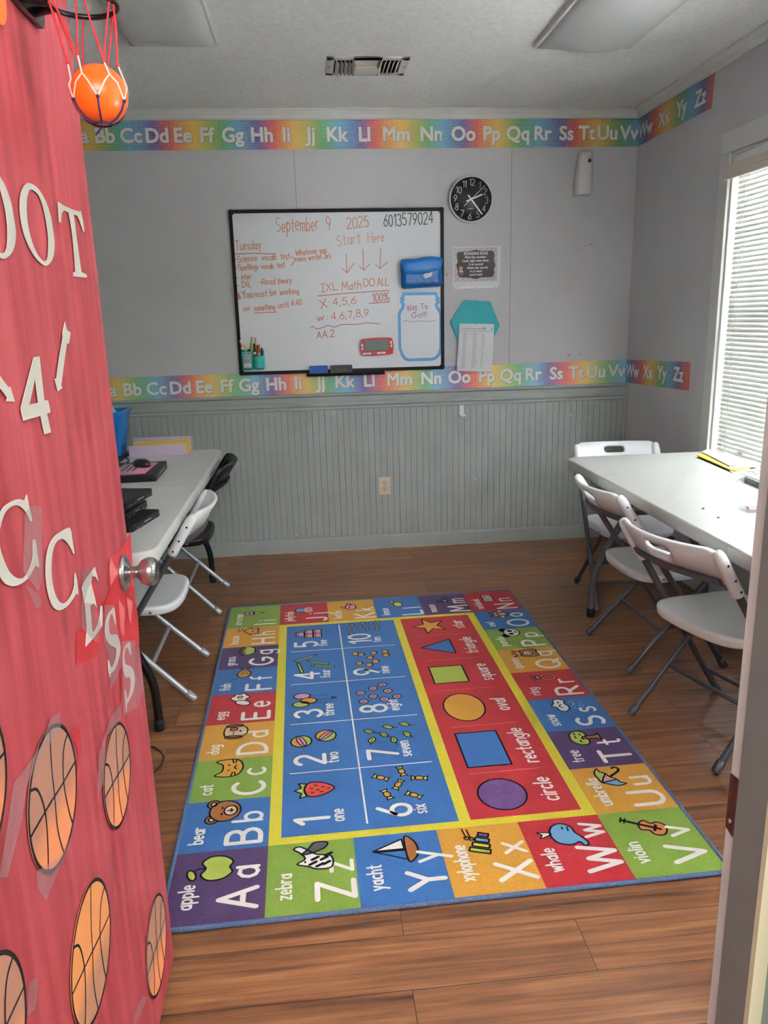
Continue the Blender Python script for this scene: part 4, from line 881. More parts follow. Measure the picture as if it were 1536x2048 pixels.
wr('September', (553, 464), (637, 460), 25); wr('9', (656, 459), (664, 457), 24); wr('2025', (694, 457), (737, 454), 19); wr('6013579024', (768, 454), (866, 447), 21, 1)
wr('Start', (674, 492), (721, 486), 19, 3); wr('Here', (736, 485), (768, 483), 17, 3)
wr('Tuesday', (471, 500), (522, 497), 15); ln([(467, 508), (505, 507), (553, 508)], 2)
wr('-Science', (470, 525), (514, 521), 11); wr('vocab', (524, 521), (552, 519), 11); wr('test', (562, 519), (580, 517), 11); ln([(583, 514), (592, 518), (582, 531)], 2)
wr('Whatever', (592, 512), (635, 507), 10); wr('you', (640, 507), (653, 505), 10); wr('miss', (595, 523), (612, 521), 9); wr('write', (617, 520), (642, 518), 9); wr("3x's", (648, 517), (662, 516), 9)
wr('-Spelling', (472, 541), (513, 538), 10); wr('+', (515, 538), (518, 538), 8); wr('vocab', (523, 538), (547, 536), 9); wr('test', (555, 536), (570, 534), 10)
wr('- HW', (473, 560), (502, 559), 9); wr('- |XL', (474, 576), (502, 573), 10); wr('-Read', (519, 570), (550, 568), 11); wr('theory', (556, 568), (583, 565), 10)
wr('*', (476, 600), (483, 598), 14, 2); wr('You', (486, 597), (505, 594), 13, 2); wr('must', (509, 594), (534, 592), 11); wr('be', (541, 592), (553, 590), 12); wr('working', (560, 590), (598, 587), 10)
wr('on', (487, 623), (499, 621), 9); wr('something', (509, 622), (550, 618), 10); wr('until', (556, 616), (577, 614), 10); wr('4:40', (583, 612), (604, 609), 10); ln([(509, 626), (530, 625), (553, 624)], 2)
wr('|XL', (643, 584), (675, 580), 14); wr('Math', (684, 580), (722, 577), 15); wr('DO', (728, 574), (749, 572), 14); wr('ALL', (755, 572), (777, 570), 14); ln([(635, 592), (700, 586), (778, 581)], 2)
wr('100%', (746, 604), (778, 601), 15, 2); ln([(738, 607), (779, 604)], 2)
wr('X:', (642, 618), (660, 613), 16, 2); wr('4,5,6', (666, 611), (712, 608), 14); wr('w:', (634, 643), (656, 639), 13, 2); wr('4,6,7,8,9', (663, 640), (737, 632), 13)
ln([(p.x, p.y) for p in spl([(622, 655), (626, 653), (634, 658), (645, 655), (657, 651), (668, 654), (685, 649), (710, 649), (735, 646), (760, 648)], 4)], 2)
wr('AA.2', (634, 677), (668, 674), 13, 2)
for a in ([(692, 509), (694, 546)], [(685, 537), (694, 546), (708, 526)], [(726, 499), (727, 540)], [(719, 533), (727, 540), (740, 528)], [(761, 497), (760, 537)], [(751, 528), (760, 537), (775, 524)]): ln(a)
ik.build('handwriting', INK, bd)
# jar-shaped sticker
jar = [(815, 675), (1320, 668), (1335, 730), (1358, 745), (1330, 772), (1358, 800), (1322, 835), (1340, 890), (1370, 930), (1392, 985), (1395, 1500), (1370, 1600), (1320, 1655), (1260, 1678), (900, 1690), (845, 1670), (800, 1610), (765, 1500), (755, 990), (775, 935), (808, 895), (820, 835), (790, 800), (815, 772), (785, 745), (815, 730)]
jt = MB(); jp = [board(700+x/7.68, 500+y/7.68) for x, y in jar]
jt.ribbon(jp, .0175, bf, .0126, 0, closed=True)
jo = thing('jar_sticker', 'blue jar-outline sticker with purple praise writing, lower right of whiteboard', 'sticker', bf(board(840, 720), .0122), 0)
pp = bf((0, 0)); cx = sum(p[0] for p in jp)/len(jp); cy = sum(p[1] for p in jp)/len(jp)
mb = MB(); mb.flat([(cx+(x-cx)*1.06, cy+(y-cy)*1.05) for x, y in jp], bf, .0124); mb.build('clear_backing', mat('sticker backing', (232, 235, 240), .3), jo)
jt.build('jar_outline', mat('jar blue', (96, 166, 222), .4), jo)
ik = MB(); 
def wr2(*a, **k): wr(*a, **k)
for tx, a, b, h in (('Way', (814, 622), (834, 619), 12), ('To', (842, 619), (855, 617), 10), ('Go!!!', (823, 636), (853, 634), 10)): wr(tx, a, b, h, 4, w=.0036)
ln([(p.x, p.y) for p in spl([(806, 643), (812, 641), (822, 644), (835, 642), (850, 643), (870, 641)], 4)], 1, .002)
for v in ik.v: v -= bf.z*-.0006
ik.build('handwriting', INK, jo)
# red timer
tf = wfr(753.5, 693, .012, 1.2)
tm = thing('kitchen_timer', 'red digital timer with grey blank screen stuck on the whiteboard', 'timer', tf((0, -.05), 0))
ow, oh = .197, .098
out = [(p.x, p.y) for p in spl([(-.075, .049), (.075, .049), (.094, .03), (.0985, 0), (.094, -.03), (.075, -.049), (-.075, -.049), (-.094, -.03), (-.0985, 0), (-.094, .03)], 3, True)]
MB().prism(out, tf, .0, .02).build('case', mat('red timer plastic', (186, 30, 38), .3), tm, bevel=.004)
MB().prism(rrect(.145, .064, .003, 3, -.002, .008), tf, .0198, .0208).build('screen', mat('grey lcd', (122, 132, 128), .2), tm)
for x, y, w, h in ((-.062, -.0375, .05, .011), (.024, -.0375, .05, .011), (-.088, .012, .011, .017), (-.088, -.008, .011, .015), (.084, .02, .011, .017), (.085, .0, .011, .015)):
    MB().prism(rrect(w, h, .002, 2, x, y), tf, .02, .022).build('button', mat('white button', (236, 232, 232), .4), tm)
mb = MB(); script_(mb, 'START', tf, .005, .0011, x=-.062, y=-.040, align=.5, z=.0223); script_(mb, 'STOP', tf, .005, .0011, x=.024, y=-.040, align=.5, z=.0223); mb.ribbon([(-.032, -.038), (-.006, -.038)], .0016, tf, .0206, 1)
mb.build('button_print', [mat('dark print', (40, 40, 44), .5), mat('white print', (238, 232, 230), .5)], tm)
# blue pouch
pf = wfr(841, 547, .012, 2)
po = thing('magnetic_pouch', 'blue fabric pouch with flap, upper right on the whiteboard', 'pouch', pf((0, -.09), 0))
m_pb = mat('blue pouch vinyl', (16, 112, 190), .32, bump=(30, .5)); m_pd = mat('blue pouch mesh', (16, 88, 158), .25, bump=(45, .7))
w2, h2 = .118, .082
def ring(k, z, dy=0): return [pf((x*k[0], y*k[1]+dy), z) for x, y in rrect(2*w2, 2*h2, .02, 5)]
MB().loft([ring((1, 1), 0), ring((1.01, 1), .02), ring((1.0, .97), .042), ring((.95, .9), .052), ring((.7, .6), .058), ring((.1, .1), .056)], cap=True).build('body', m_pd, po)
fl = [(-.119, .072), (-.06, .078), (.05, .090), (.118, .080), (.121, .06), (.11, .02), (.06, .002), (0, -.006), (-.06, -.006), (-.098, .004), (-.112, .035)]
fl = [(p.x, p.y) for p in spl(fl, 3, True)]
def wav(p): return .058+.004*math.sin(p[0]*55)-(.03 if p[1] > .07 else 0)
mb = MB(); n = len(fl); mb.loft([[pf(p, wav(p)-.004) for p in fl], [pf(p, wav(p)) for p in fl], [pf((p[0]*.93, (p[1]-.035)*.9+.035), .064) for p in fl], [pf((p[0]*.5, (p[1]-.035)*.5+.035), .066) for p in fl]], cap=True); mb.build('flap', m_pb, po)
mb = MB(); mb.prism([(.012, -.004), (.062, .006), (.055, -.022), (.02, -.032), (.006, -.02)], pf, .056, .0598); mb.build('paper_slip', mat('white slip', (232, 236, 240), .7), po)
# erasers on the tray
def eraser(label, u0, v0, u1, v1, body, felt):
    a, b = pw(u0, v1, .03), pw(u1, v0, .03); f = Fr((a+b)/2, (1, 0, 0), (0, 0, 1), (0, -1, 0)).sub((0, 0), math.radians(1.2)); w, h = b.x-a.x, b.z-a.z
    base = ty+1.5655-.006; f = Fr((f.o.x, YB-.004, base+h/2+.0005), (1, 0, 0), (0, 0, 1), (0, -1, 0))
    t = thing('board_eraser', label, 'eraser', (f.o.x, YB-.03, base), 0, 'erasers on the marker tray')
    MB().prism(rrect(w, h, .006, 3), f, .0, .034).build('felt_pad', felt, t)
    MB().prism(rrect(w, h, .006, 3), f, .034, .052).build('grip', body, t, bevel=.003)
    return t, f
eraser('blue board eraser on the whiteboard tray', 619, 727, 655, 746, mat('blue foam', (20, 74, 158), .6), mat('blue felt', (18, 60, 130), .95))
t, f = eraser('dark grey board eraser on the whiteboard tray', 661, 727, 704, 746, mat('charcoal foam', (62, 58, 56), .7), mat('charcoal felt', (48, 45, 44), .95))
mb = MB(); script_(mb, 'EXPO', f, .018, .0022, x=0, y=-.012, align=.5, z=.0523); mb.build('embossed_word', mat('grey emboss', (88, 84, 80), .7), t)
# teal pen holder, two cups
hf = wfr(506, 720, .012, .5)
ho = thing('pen_holder', 'teal twin-cup pen holder at the lower left corner of the whiteboard', 'pen holder', hf((0, -.055), 0))
m_te = mat('teal silicone', (52, 178, 170), .45)
for cx, top, nm in ((-.031, .052, 'cup'), (.036, .024, 'cup')):
    mb = MB(); q = lambda k, y, zz=.024: [hf((cx+.0325*k*math.cos(a), y, zz+.024*k*math.sin(a))) for a in [2*PI*j/24 for j in range(24)]]
    mb.loft([q(.7, -.055), q(.92, -.052), q(1, -.042), q(1, 0), q(1, top), q(.9, top), q(.9, -.03), q(.5, -.035)], cap=True); cup = mb.build(nm, m_te, ho)
MB().prism([(-.065, -.05), (.07, -.05), (.07, .056), (.05, .06), (-.05, .06), (-.065, .056)], hf, .0, .004).build('back_plate', m_te, ho)
lf = lambda p, z=0: hf((p[0], p[1]), .0485+.0008-(p[0]+.031)**2*10)
lb = MB(); sq = lambda x0, y0, x1, y1, mi: lb.add([lf((x0, y0)), lf((x1, y0)), lf((x1, y1)), lf((x0, y1))], [(0, 1, 2, 3)], mi)
for k in range(6): sq(-.051+k*.007, -.04, -.051+k*.007+.007, .046, 0)
lf0 = lf; lf = lambda p, z=0: lf0(p)+hf.z*.0005
for k in range(3): sq(-.050+k*.006, .034, -.044+k*.006, .044, 1)
for k in range(6):
    for y in (.024, .018, .004, -.0, -.005, -.010): sq(-.047+k*.0055, y, -.0415+k*.0055, y+.0018, 3)
sq(-.026, .034, -.02, .044, 2); sq(-.02, .034, -.014, .044, 2)
for k in range(6): sq(-.05+k*.0066, -.038, -.0434+k*.0066, -.02, 4)
lf = lambda p, z=0: lf0(p)+hf.z*.001
for k in range(10): sq(-.046+k*.003, -.034, -.0446+k*.003, -.025, 3)
lb.build('label', [mat('clear grey label', (176, 186, 186), .4), mat('label blue', (70, 160, 210), .4), mat('label red', (214, 66, 74), .4), mat('label print', (84, 92, 94), .5), mat('label white', (232, 234, 232), .4)], ho)
def pen(name, label, cat, x, y0, y1, r, parts, lean=0.0, z=.026, group='pens and pencils in the teal holder'):
    a, b = hf((x, y0, z)), hf((x+lean, y1, z)); t = thing(name, label, cat, a, 0, group); d = b-a
    for nm, f0, f1, k0, k1, m in parts: MB().lathe([(r*k0*.96, 0), (r*k0, .001), (r*k1, (d.length*(f1-f0))-.001), (r*k1*.9, d.length*(f1-f0))], a+d*f0, d, 12).build(nm, m, t)
mm = lambda n, c, r=.4: mat(n, c, r)
WH = mm('white pen plastic', (232, 228, 222)); BKp = mm('black pen plastic', (18, 18, 20)); ORp = mm('orange pen plastic', (214, 98, 40)); YEp = mm('yellow pencil paint', (222, 206, 62)); GRp = mm('green yellow pencil', (176, 190, 40)); NV_ = mm('navy pen plastic', (22, 34, 104)); FE = mm('pencil ferrule', (186, 190, 180), .3); PK = mm('pink eraser', (214, 160, 158)); OL = mm('olive pen', (96, 104, 40))
pen('marker', 'orange and black marker leaning at the far left of the holder', 'marker', -.042, -.03, .118, .0056, (('barrel', 0, .62, 1, 1, BKp), ('band', .62, .72, 1, 1, WH), ('cap', .72, .88, .9, .9, ORp), ('tip', .88, 1, .7, .5, WH)), -.022)
pen('pencil', 'thin yellow pencil leaning left in the left cup', 'pencil', -.024, -.03, .112, .0035, (('barrel', 0, .88, 1, 1, YEp), ('tip', .88, 1, 1, .15, WH)), -.02)
pen('marker', 'black pen with white tip in the left cup', 'marker', -.018, -.03, .078, .007, (('barrel', 0, .86, 1, 1, BKp), ('tip', .86, 1, .6, .2, WH)), .0, .02)
pen('pencil', 'lime pencil with silver ferrule in the middle of the holder', 'pencil', -.008, -.03, .132, .0065, (('barrel', 0, .78, 1, 1, GRp), ('ferrule', .78, .92, 1.1, 1.1, FE), ('eraser', .92, 1, .9, .8, PK)), .012)
pen('pencil', 'red brown pencil behind the lime pencil', 'pencil', -.016, -.03, .11, .004, (('barrel', 0, .9, 1, 1, mm('red brown pencil', (168, 74, 44))), ('tip', .9, 1, 1, .2, WH)), .012, .014)
pen('pencil', 'yellow pencil with worn ferrule leaning behind the black marker', 'pencil', .012, -.03, .128, .0045, (('barrel', 0, .8, 1, 1, YEp), ('ferrule', .8, .93, 1.1, 1.1, FE), ('eraser', .93, 1, .9, .8, PK)), .014, .016)
pen('marker', 'tall black marker with white band in the right cup', 'marker', .016, -.03, .094, .0075, (('barrel', 0, .5, 1, 1, BKp), ('band', .5, .62, 1.05, 1.05, WH), ('cap', .62, 1, .9, .85, BKp)), 0, .03)
pen('marker', 'orange marker with red orange cap in the right cup', 'marker', .040, -.03, .088, .0078, (('barrel', 0, .5, 1, 1, mm('pale orange barrel', (232, 146, 70))), ('band', .5, .6, 1.02, 1.02, mm('peach band', (232, 190, 168))), ('cap', .6, 1, 1.05, 1, mm('red orange cap', (206, 70, 40)))), 0, .03)
pen('marker', 'navy pen with clip at the right of the right cup', 'marker', .056, -.03, .07, .007, (('barrel', 0, .86, 1, 1, NV_), ('clip_end', .86, 1, .8, .7, BKp)), .002, .028)
pen('pencil', 'olive green pen between the black and orange markers', 'pencil', .030, -.03, .084, .004, (('barrel', 0, 1, 1, .8, OL),), 0, .018)

# ---- wall clock
cf = wfr(940, 400, 0, -4)
ck = thing('wall_clock', 'round white-rimmed black wall clock with silver numerals', 'clock', cf((0, 0), 0))
R = .1275
MB().lathe([(R-.002, 0), (R, .004), (R, .034), (R-.003, .039), (R-.007, .039), (R-.0085, .032), (R-.0085, .0)], cf((0, 0)), cf.z, 64).build('rim', mat('white clock rim', (234, 233, 230), .35), ck)
MB().lathe([(R-.006, .024), (R-.006, .028), (.0001, .028)], cf((0, 0)), cf.z, 64).build('dial', mat('black dial', (28, 28, 31), .4), ck)
mb = MB()
for n in range(1, 13):
    a = math.radians(90-30*n); tx = str(n); h = .034; x, y = .091*math.cos(a), .091*math.sin(a)
    if n in (10, 11, 12): x *= .93
    script_(mb, tx, cf, h, .0036, x=x, y=y-h/2, align=.5, z=.0283, gap=.16, kx=.9)
for k in range(60):
    a = math.radians(6*k); r0 = .1085 if k % 5 else .106; mb.ribbon([(r0*math.cos(a), r0*math.sin(a)), (.111*math.cos(a), .111*math.sin(a))], .0012 if k % 5 else .002, cf, .0283)
mb.ribbon([(-.012, -.052), (.014, -.05)], .003, cf, .0283); mb.build('numerals', mat('silver numerals', (186, 190, 194), .4), ck)
m_hand = mat('white clock hand', (240, 240, 238), .4); sf = Fr(cf.o, (1, 0, 0), (0, 0, 1), (0, -1, 0))
def hand(name, a, l0, l1, w, z):
    a = math.radians(a); x, y = math.cos(a), math.sin(a); mb = MB()
    mb.prism([(l1*x-w/2*y, l1*y+w/2*x), (-l0*x-w/2*y, -l0*y+w/2*x), (-l0*x+w/2*y, -l0*y-w/2*x), (l1*x+w/2*y, l1*y-w/2*x)], sf, z, z+.0012); mb.build(name, m_hand, ck)
hand('hour_hand', 21, .029, .070, .0075, .030); hand('minute_hand', -52, .029, .105, .007, .0325); hand('second_hand', 42, .056, .108, .0026, .035)
MB().lathe([(.006, .029), (.006, .037), (.001, .0375)], cf((0, 0)), cf.z, 16).build('hub', m_hand, ck)
# ---- rounding rules sheet in a sleeve
rf = wfr(953, 533, 0, .3)
rs = thing('rounding_rules_poster', 'rounding rules sheet with striped border in a clear plastic sleeve', 'poster', rf((0, -.11), 0))
slv = bpy.data.materials.new('clear sleeve'); slv.use_nodes = True; b = slv.node_tree.nodes['Principled BSDF']; b.inputs['Base Color'].default_value = lin((235, 237, 240)); b.inputs['Roughness'].default_value = .15; b.inputs['Alpha'].default_value = .35
MB().prism([(-.142, -.112), (.138, -.112), (.148, .06), (.146, .112), (-.138, .112)], rf, .0006, .0014).build('paper', mat('white paper', (226, 227, 230), .7), rs)
MB().prism([(-.130, -.124), (.124, -.122), (.124, -.110), (-.130, -.110)], rf, .001, .0022).build('sleeve_strip', mat('white sleeve edge', (236, 238, 242), .35), rs)
mb = MB()
for x in (-.115, -.0, .108): mb.flat(ell(.0035, .002, 10, x, -.117), rf, .0024)
mb.build('punch_hole', mat('dark hole grey', (70, 70, 74), .8), rs)
mb = MB(); X0, X1, Y0, Y1 = -.134, .122, -.084, .104
def clipx(poly, i, lim, keep):
    out = []
    for a, b in zip(poly, poly[1:]+poly[:1]):
        ia, ib = (a[i]-lim)*keep >= 0, (b[i]-lim)*keep >= 0
        if ia: out.append(a)
        if ia != ib: t = (lim-a[i])/(b[i]-a[i]); out.append((a[0]+(b[0]-a[0])*t, a[1]+(b[1]-a[1])*t))
    return out
k = 0; x = X0-.26
while x < X1+.02:
    pgn = [(x, Y0), (x+.0042, Y0), (x+.0042+.2, Y1), (x+.2, Y1)]
    for i, lim, kp in ((0, X0, 1), (0, X1, -1)):
        if pgn: pgn = clipx(pgn, i, lim, kp)
    if len(pgn) > 2: mb.flat(pgn, rf, .0017, k % 3)
    x += .0105; k += 1
mb.build('stripes', [mat('stripe red', (196, 92, 92), .6), mat('stripe dark', (90, 82, 86), .6), mat('stripe tan', (190, 176, 160), .6)], rs)
pl = [(-.118, .062), (-.113, .078), (-.098, .084), (-.04, .086), (-.006, .094), (.03, .086), (.085, .086), (.1, .08), (.107, .064), (.104, .03), (.112, .008), (.104, -.02), (.106, -.04), (.1, -.055), (.085, -.062), (.03, -.062), (-.006, -.07), (-.04, -.062), (-.09, -.06), (-.105, -.055), (-.112, -.04), (-.112, -.02), (-.12, .008), (-.112, .03)]
mb = MB(); mb.flat([(p.x, p.y) for p in spl(pl, 3, True)], rf, .0021); mb.build('chalk_plaque', mat('charcoal print', (66, 62, 64), .6), rs)
mb = MB()
for tx, y, w, bo in (('ROUNDING RULES', .066, .142, .05), ('Find the number.', .047, .128, .06), ('Look right next door.', .027, .16, .06), ('5 or more?', .007, .085, .06), ('Raise the score!', -.0125, .122, .06), ('4 or less?', -.032, .072, .06), ('Let it rest!', -.051, .076, .06)):
    type_(mb, tx, rf, .0125 if bo > .05 else .0145, -.004 if tx[0] != 'R' or tx[1] != 'a' else .006, y, .5, width=w, bold=.03, z=.0026)
mb.build('poster_text', mat('white print', (238, 236, 236), .5), rs)
mb = MB(); mb.flat(ell(.0125, .0105, 14, -.094, -.008), rf, .0026, 0); mb.flat([(-.104, -.019), (-.082, -.019), (-.08, -.03), (-.104, -.03)], rf, .0027, 1); mb.flat([(-.105, -.03), (-.08, -.03), (-.078, -.046), (-.105, -.046)], rf, .0028, 2); mb.flat([(-.099, -.046), (-.086, -.046), (-.088, -.056), (-.098, -.056)], rf, .0027, 3)
mb.build('printed_figure', [mat('tan print', (206, 158, 118), .6), mat('pale print', (214, 206, 200), .6), mat('mauve print', (128, 106, 118), .6), mat('dim print', (96, 92, 96), .6)], rs)
# ---- teal hexagon and the list pinned on it
hx = [(928, 600), (980, 603), (999, 651), (975, 697), (921, 697), (900, 643)]
of = wfr(949, 650, 0); hp = [((pw(u, v)-of.o).x, (pw(u, v)-of.o).z) for u, v in hx]
hg = thing('felt_board', 'teal felt hexagon pin board on the back wall', 'pin board', of((0, -.14), 0))
MB().prism(hp, of, .0, .012).build('felt_panel', mat('teal felt', (72, 178, 186), .95, bump=(300, .4), vary=(40, .04)), hg, bevel=.002)
MB().lathe([(.004, 0), (.0045, .004), (.003, .008)], of(((pw(951, 599)-of.o).x, (pw(951, 599)-of.o).z)), of.z, 10).build('push_pin', mat('clear pin', (214, 216, 218), .2), hg)
lp = [(912, 742), (982, 743.5), (987, 648), (918, 647)]; lq = [((pw(u, v)-of.o).x, (pw(u, v)-of.o).z) for u, v in lp]
li = thing('printed_list', 'white printed list with three columns pinned over the teal hexagon', 'paper', of(lq[0], .014), 0)
def bil(s, t): 
    a = [lq[0][i]*(1-s)+lq[1][i]*s for i in (0, 1)]; b = [lq[3][i]*(1-s)+lq[2][i]*s for i in (0, 1)]
    return (a[0]*(1-t)+b[0]*t, a[1]*(1-t)+b[1]*t)
zc = lambda t: .0135+.012*math.sin((1-t)*PI)*.9+.004*(1-t)
mb = MB(); rows = [[of(bil(s/6, t/10), zc(t/10)) for s in range(7)] for t in range(11)]
mb.loft(rows, closed=False); mb.loft([[p-of.z*.0006 for p in r] for r in rows], closed=False); mb.build('sheet', mat('white paper', (226, 227, 230), .7), li)
mb = MB()
def bar(s0, s1, t, h): mb.add([of(bil(s, tt), zc(tt)+.0006) for s, tt in ((s0, t), (s1, t), (s1, t+h), (s0, t+h))], [(0, 1, 2, 3)])
bar(.02, .98, .845, .006); bar(.08, .62, .892, .008)
for s in (.65, .7, .74, .93): bar(s, s+.018, .875, .05)
for c, w in ((.12, .1), (.4, .12), (.66, .07)):
    for r in range(25): bar(c, c+w*random.uniform(.75, 1.2), .80-r*.03, .006)
mb.build('print', mat('grey print', (110, 112, 120), .6), li)
MB().lathe([(.004, 0), (.0045, .004), (.003, .008)], of(bil(.47, .99), .016), of.z, 10).build('push_pin', mat('clear pin', (214, 216, 218), .2), li)
# ---- air freshener
af = wfr(1165, 349, 0)
ar = thing('air_freshener', 'white wall-mounted air freshener dispenser high on the back wall', 'air freshener', af((0, -.12), 0))
def arow(y, w, d0, d1, dx): return [af((x+dx, y), z) for x, z in [(w*math.cos(a), max(0, d0+(d1-d0)*math.sin(a)**.6)) for a in [PI*j/12 for j in range(13)]]]
prof = [(-.116, .046, .072, .004), (-.112, .049, .076, .004), (-.05, .049, .08, .006), (.02, .045, .074, .010), (.07, .042, .066, .013), (.1, .040, .064, .015), (.112, .038, .056, .016), (.117, .034, .045, .016)]
MB().loft([arow(y, w, 0, d, dx-.008) for y, w, d, dx in prof]).build('housing', mat('white dispenser plastic', (226, 226, 220), .35), ar)
MB().lathe([(.011, 0), (.011, .0015), (.006, .002), (.005, .0005), (.0001, .0005)], af((.016, .062), .0665), (0, -1, 0), 16).build('nozzle', mat('brown nozzle', (72, 60, 48), .4), ar)
# ---- outlet
uf = wfr(769.5, 971.5, .012)
ou = thing('power_outlet', 'beige double power outlet low on the wainscot', 'outlet', uf((0, -.06), 0))
MB().prism(rrect(.074, .112, .004, 3), uf, .0, .005).build('cover_plate', mat('beige outlet plastic', (216, 200, 180), .4), ou, bevel=.0018)
for y in (.019, -.019):
    r_ = MB().prism([(p[0], p[1]) for p in ell(.0165, .0145, 20, 0, y)], uf, .005, .0068).build('receptacle', mat('beige receptacle', (206, 190, 170), .4), ou)
    mb = MB()
    for x, h in ((-.006, .007), (.006, .0055)): mb.flat([(x-.001, y+.002), (x+.001, y+.002), (x+.001, y+.002+h), (x-.001, y+.002+h)], uf, .007)
    mb.flat(ell(.0024, .0024, 10, 0, y-.006), uf, .007); mb.build('slot', mat('slot dark', (50, 40, 36), .8), r_)
MB().lathe([(.003, .005), (.0025, .0064)], uf((0, 0)), uf.z, 10).build('screw', mat('dull screw', (150, 140, 125), .4, .6), ou)
# ---- bracket under the rail
kf = wfr(923.5, 818, .012)
br_ = thing('wall_bracket', 'small white metal bracket screwed under the chair rail', 'bracket', kf((0, -.05), 0)); m_br = mat('white bracket metal', (236, 236, 240), .35)
mb = MB(); mb.box((-.0125, -.038, 0), (.0125, .032, .003), 0, kf); mb.build('back_leg', m_br, br_)
mb = MB(); mb.add([kf(p) for p in ((-.0125, -.035, .0), (.0125, -.035, 0), (.0125, -.038, .05), (-.0125, -.038, .05), (-.0125, -.038, 0), (.0125, -.038, 0), (.0125, -.041, .05), (-.0125, -.041, .05))], [(0, 3, 2, 1), (4, 5, 6, 7), (0, 4, 7, 3), (1, 2, 6, 5), (3, 7, 6, 2)])
mb.box((-.0125, -.041, .047), (.0125, -.026, .050), 0, kf); mb.build('shelf_leg', m_br, br_)
for y in (.02, -.005): MB().lathe([(.0035, .003), (.003, .0042), (.001, .0046)], kf((0, y)), kf.z, 10).build('screw', mat('steel rivet', (170, 170, 172), .3, .9), br_)
# nail right of the board
sc_ = wfr(893, 549, 0)
tag(MB().lathe([(.0022, 0), (.0022, .008), (.006, .009), (.006, .011), (.001, .012)], sc_((0, 0)), sc_.z, 12).build('wall_screw', mat('steel rivet', (170, 170, 172), .3, .9), origin=sc_((0, 0))), 'small bare screw in the wall just right of the whiteboard', 'screw')
# ------------------------------------------------------------------ the open door and what is taped on it
XD = -.37
m_paper = None
def paper_mat():
    m = bpy.data.materials.new('red butcher paper'); m.use_nodes = True; nt = m.node_tree; L = nt.links; N = nt.nodes.new; b = nt.nodes['Principled BSDF']
    tc = N('ShaderNodeTexCoord'); cur = None
    for sc, det, c0, c1, p0, p1 in (((1, 26, 1.6), 4, (164, 54, 64), (190, 76, 84), .35, .65), ((1, 3.5, 2.6), 3, (.90, .74, .76, 1), (1.02, 1.06, 1.06, 1), .36, .62)):
        mp = N('ShaderNodeMapping'); mp.inputs['Scale'].default_value = sc; L.new(tc.outputs['Object'], mp.inputs[0]); n = N('ShaderNodeTexNoise'); n.inputs['Scale'].default_value = 1.6; n.inputs['Detail'].default_value = det; L.new(mp.outputs[0], n.inputs['Vector'])
        r = N('ShaderNodeValToRGB'); r.color_ramp.elements[0].position = p0; r.color_ramp.elements[1].position = p1; r.color_ramp.elements[0].color = lin(c0) if len(c0) == 3 else c0; r.color_ramp.elements[1].color = lin(c1) if len(c1) == 3 else c1; L.new(n.outputs[0], r.inputs[0])
        if cur is None: cur = r.outputs[0]
        else:
            mx = N('ShaderNodeMix'); mx.data_type = 'RGBA'; mx.blend_type = 'MULTIPLY'; mx.inputs[0].default_value = 1; L.new(cur, mx.inputs[6]); L.new(r.outputs[0], mx.inputs[7]); cur = mx.outputs[2]
    L.new(cur, b.inputs['Base Color']); b.inputs['Roughness'].default_value = .6
    bn = N('ShaderNodeTexNoise'); bn.inputs['Scale'].default_value = 6; mp = N('ShaderNodeMapping'); mp.inputs['Scale'].default_value = (1, 3, .8); L.new(tc.outputs['Object'], mp.inputs[0]); L.new(mp.outputs[0], bn.inputs['Vector'])
    bp = N('ShaderNodeBump'); bp.inputs['Strength'].default_value = .35; bp.inputs['Distance'].default_value = .012; L.new(bn.outputs[0], bp.inputs['Height']); L.new(bp.outputs[0], b.inputs['Normal']); return m
m_paper = paper_mat()
DY0, DY1, DZ0, DZ1 = .668, 1.474, .030, 2.045
door = MB().box((XD-.0365, DY0, DZ0), (XD-.0015, DY1, DZ1)).build('door_1', mat('brown door slab', (120, 84, 60), .5), bevel=.001); tag(door, 'open door covered in red paper', kind='structure')
df = Fr((XD, 0, 0), (0, 1, 0), (0, 0, 1), (1, 0, 0))              # on the papered face: x = away from camera, y = up, z = into the room
# paper wraps the face and folds round the latch edge
mb = MB(); ny, nz = 26, 60; rows = []
for j in range(nz+1):
    z = DZ0+.004+(DZ1-DZ0-.006)*j/nz; r = []
    for i in range(ny+1):
        y = DY0+.004+(DY1-DY0-.004)*i/ny; b = .0006+.0009*(math.sin(y*31+z*9)+math.sin(y*13-z*17+1)+2)*.25*min(1, (DY1-y)*14)
        r.append(Vector((XD+b, y, z)))
    r += [Vector((XD-.0002, DY1+.0012, z)), Vector((XD-.012, DY1+.0016, z)), Vector((XD-.030, DY1+.001+.0008*math.sin(z*20), z))]
    rows.append(r)
mb.loft(rows, closed=False); mb.build('paper_cover', m_paper, door)
def dpx(pts, s, ox, oy):
    out = []
    for u, v in pts:
        p = at(ox+u/s, oy+v/s, X=XD); out.append((p.y, p.z))
    return out
m_patch = mat('darker red paper scrap', (196, 48, 56), .45, vary=(14, .12)); m_patch2 = mat('pale red paper scrap', (226, 112, 112), .5, vary=(14, .08))
mb = MB()
for pts, k in (([(480, 520), (560, 480), (625, 360), (640, 560), (600, 690), (480, 745)], 0), ([(560, 240), (600, 190), (625, 340), (590, 430), (555, 350)], 0), ([(690, 60), (735, 20), (790, -40), (828, -120), (842, 120), (860, 330), (700, 330), (684, 200)], 0), ([(720, 330), (862, 330), (878, 450), (886, 600), (775, 615), (740, 500)], 0), ([(650, 350), (700, 250), (760, 330), (770, 520), (735, 600), (690, 540)], 0), ([(760, 560), (850, 540), (865, 1000), (765, 1060)], 0), ([(445, 1160), (510, 1130), (500, 1400), (490, 1540), (470, 1690), (490, 1300)], 0)):
    mb.flat(dpx(pts, 3.2, 0, 1100), df, .0019+.00008*(len(mb.v)//6), k)
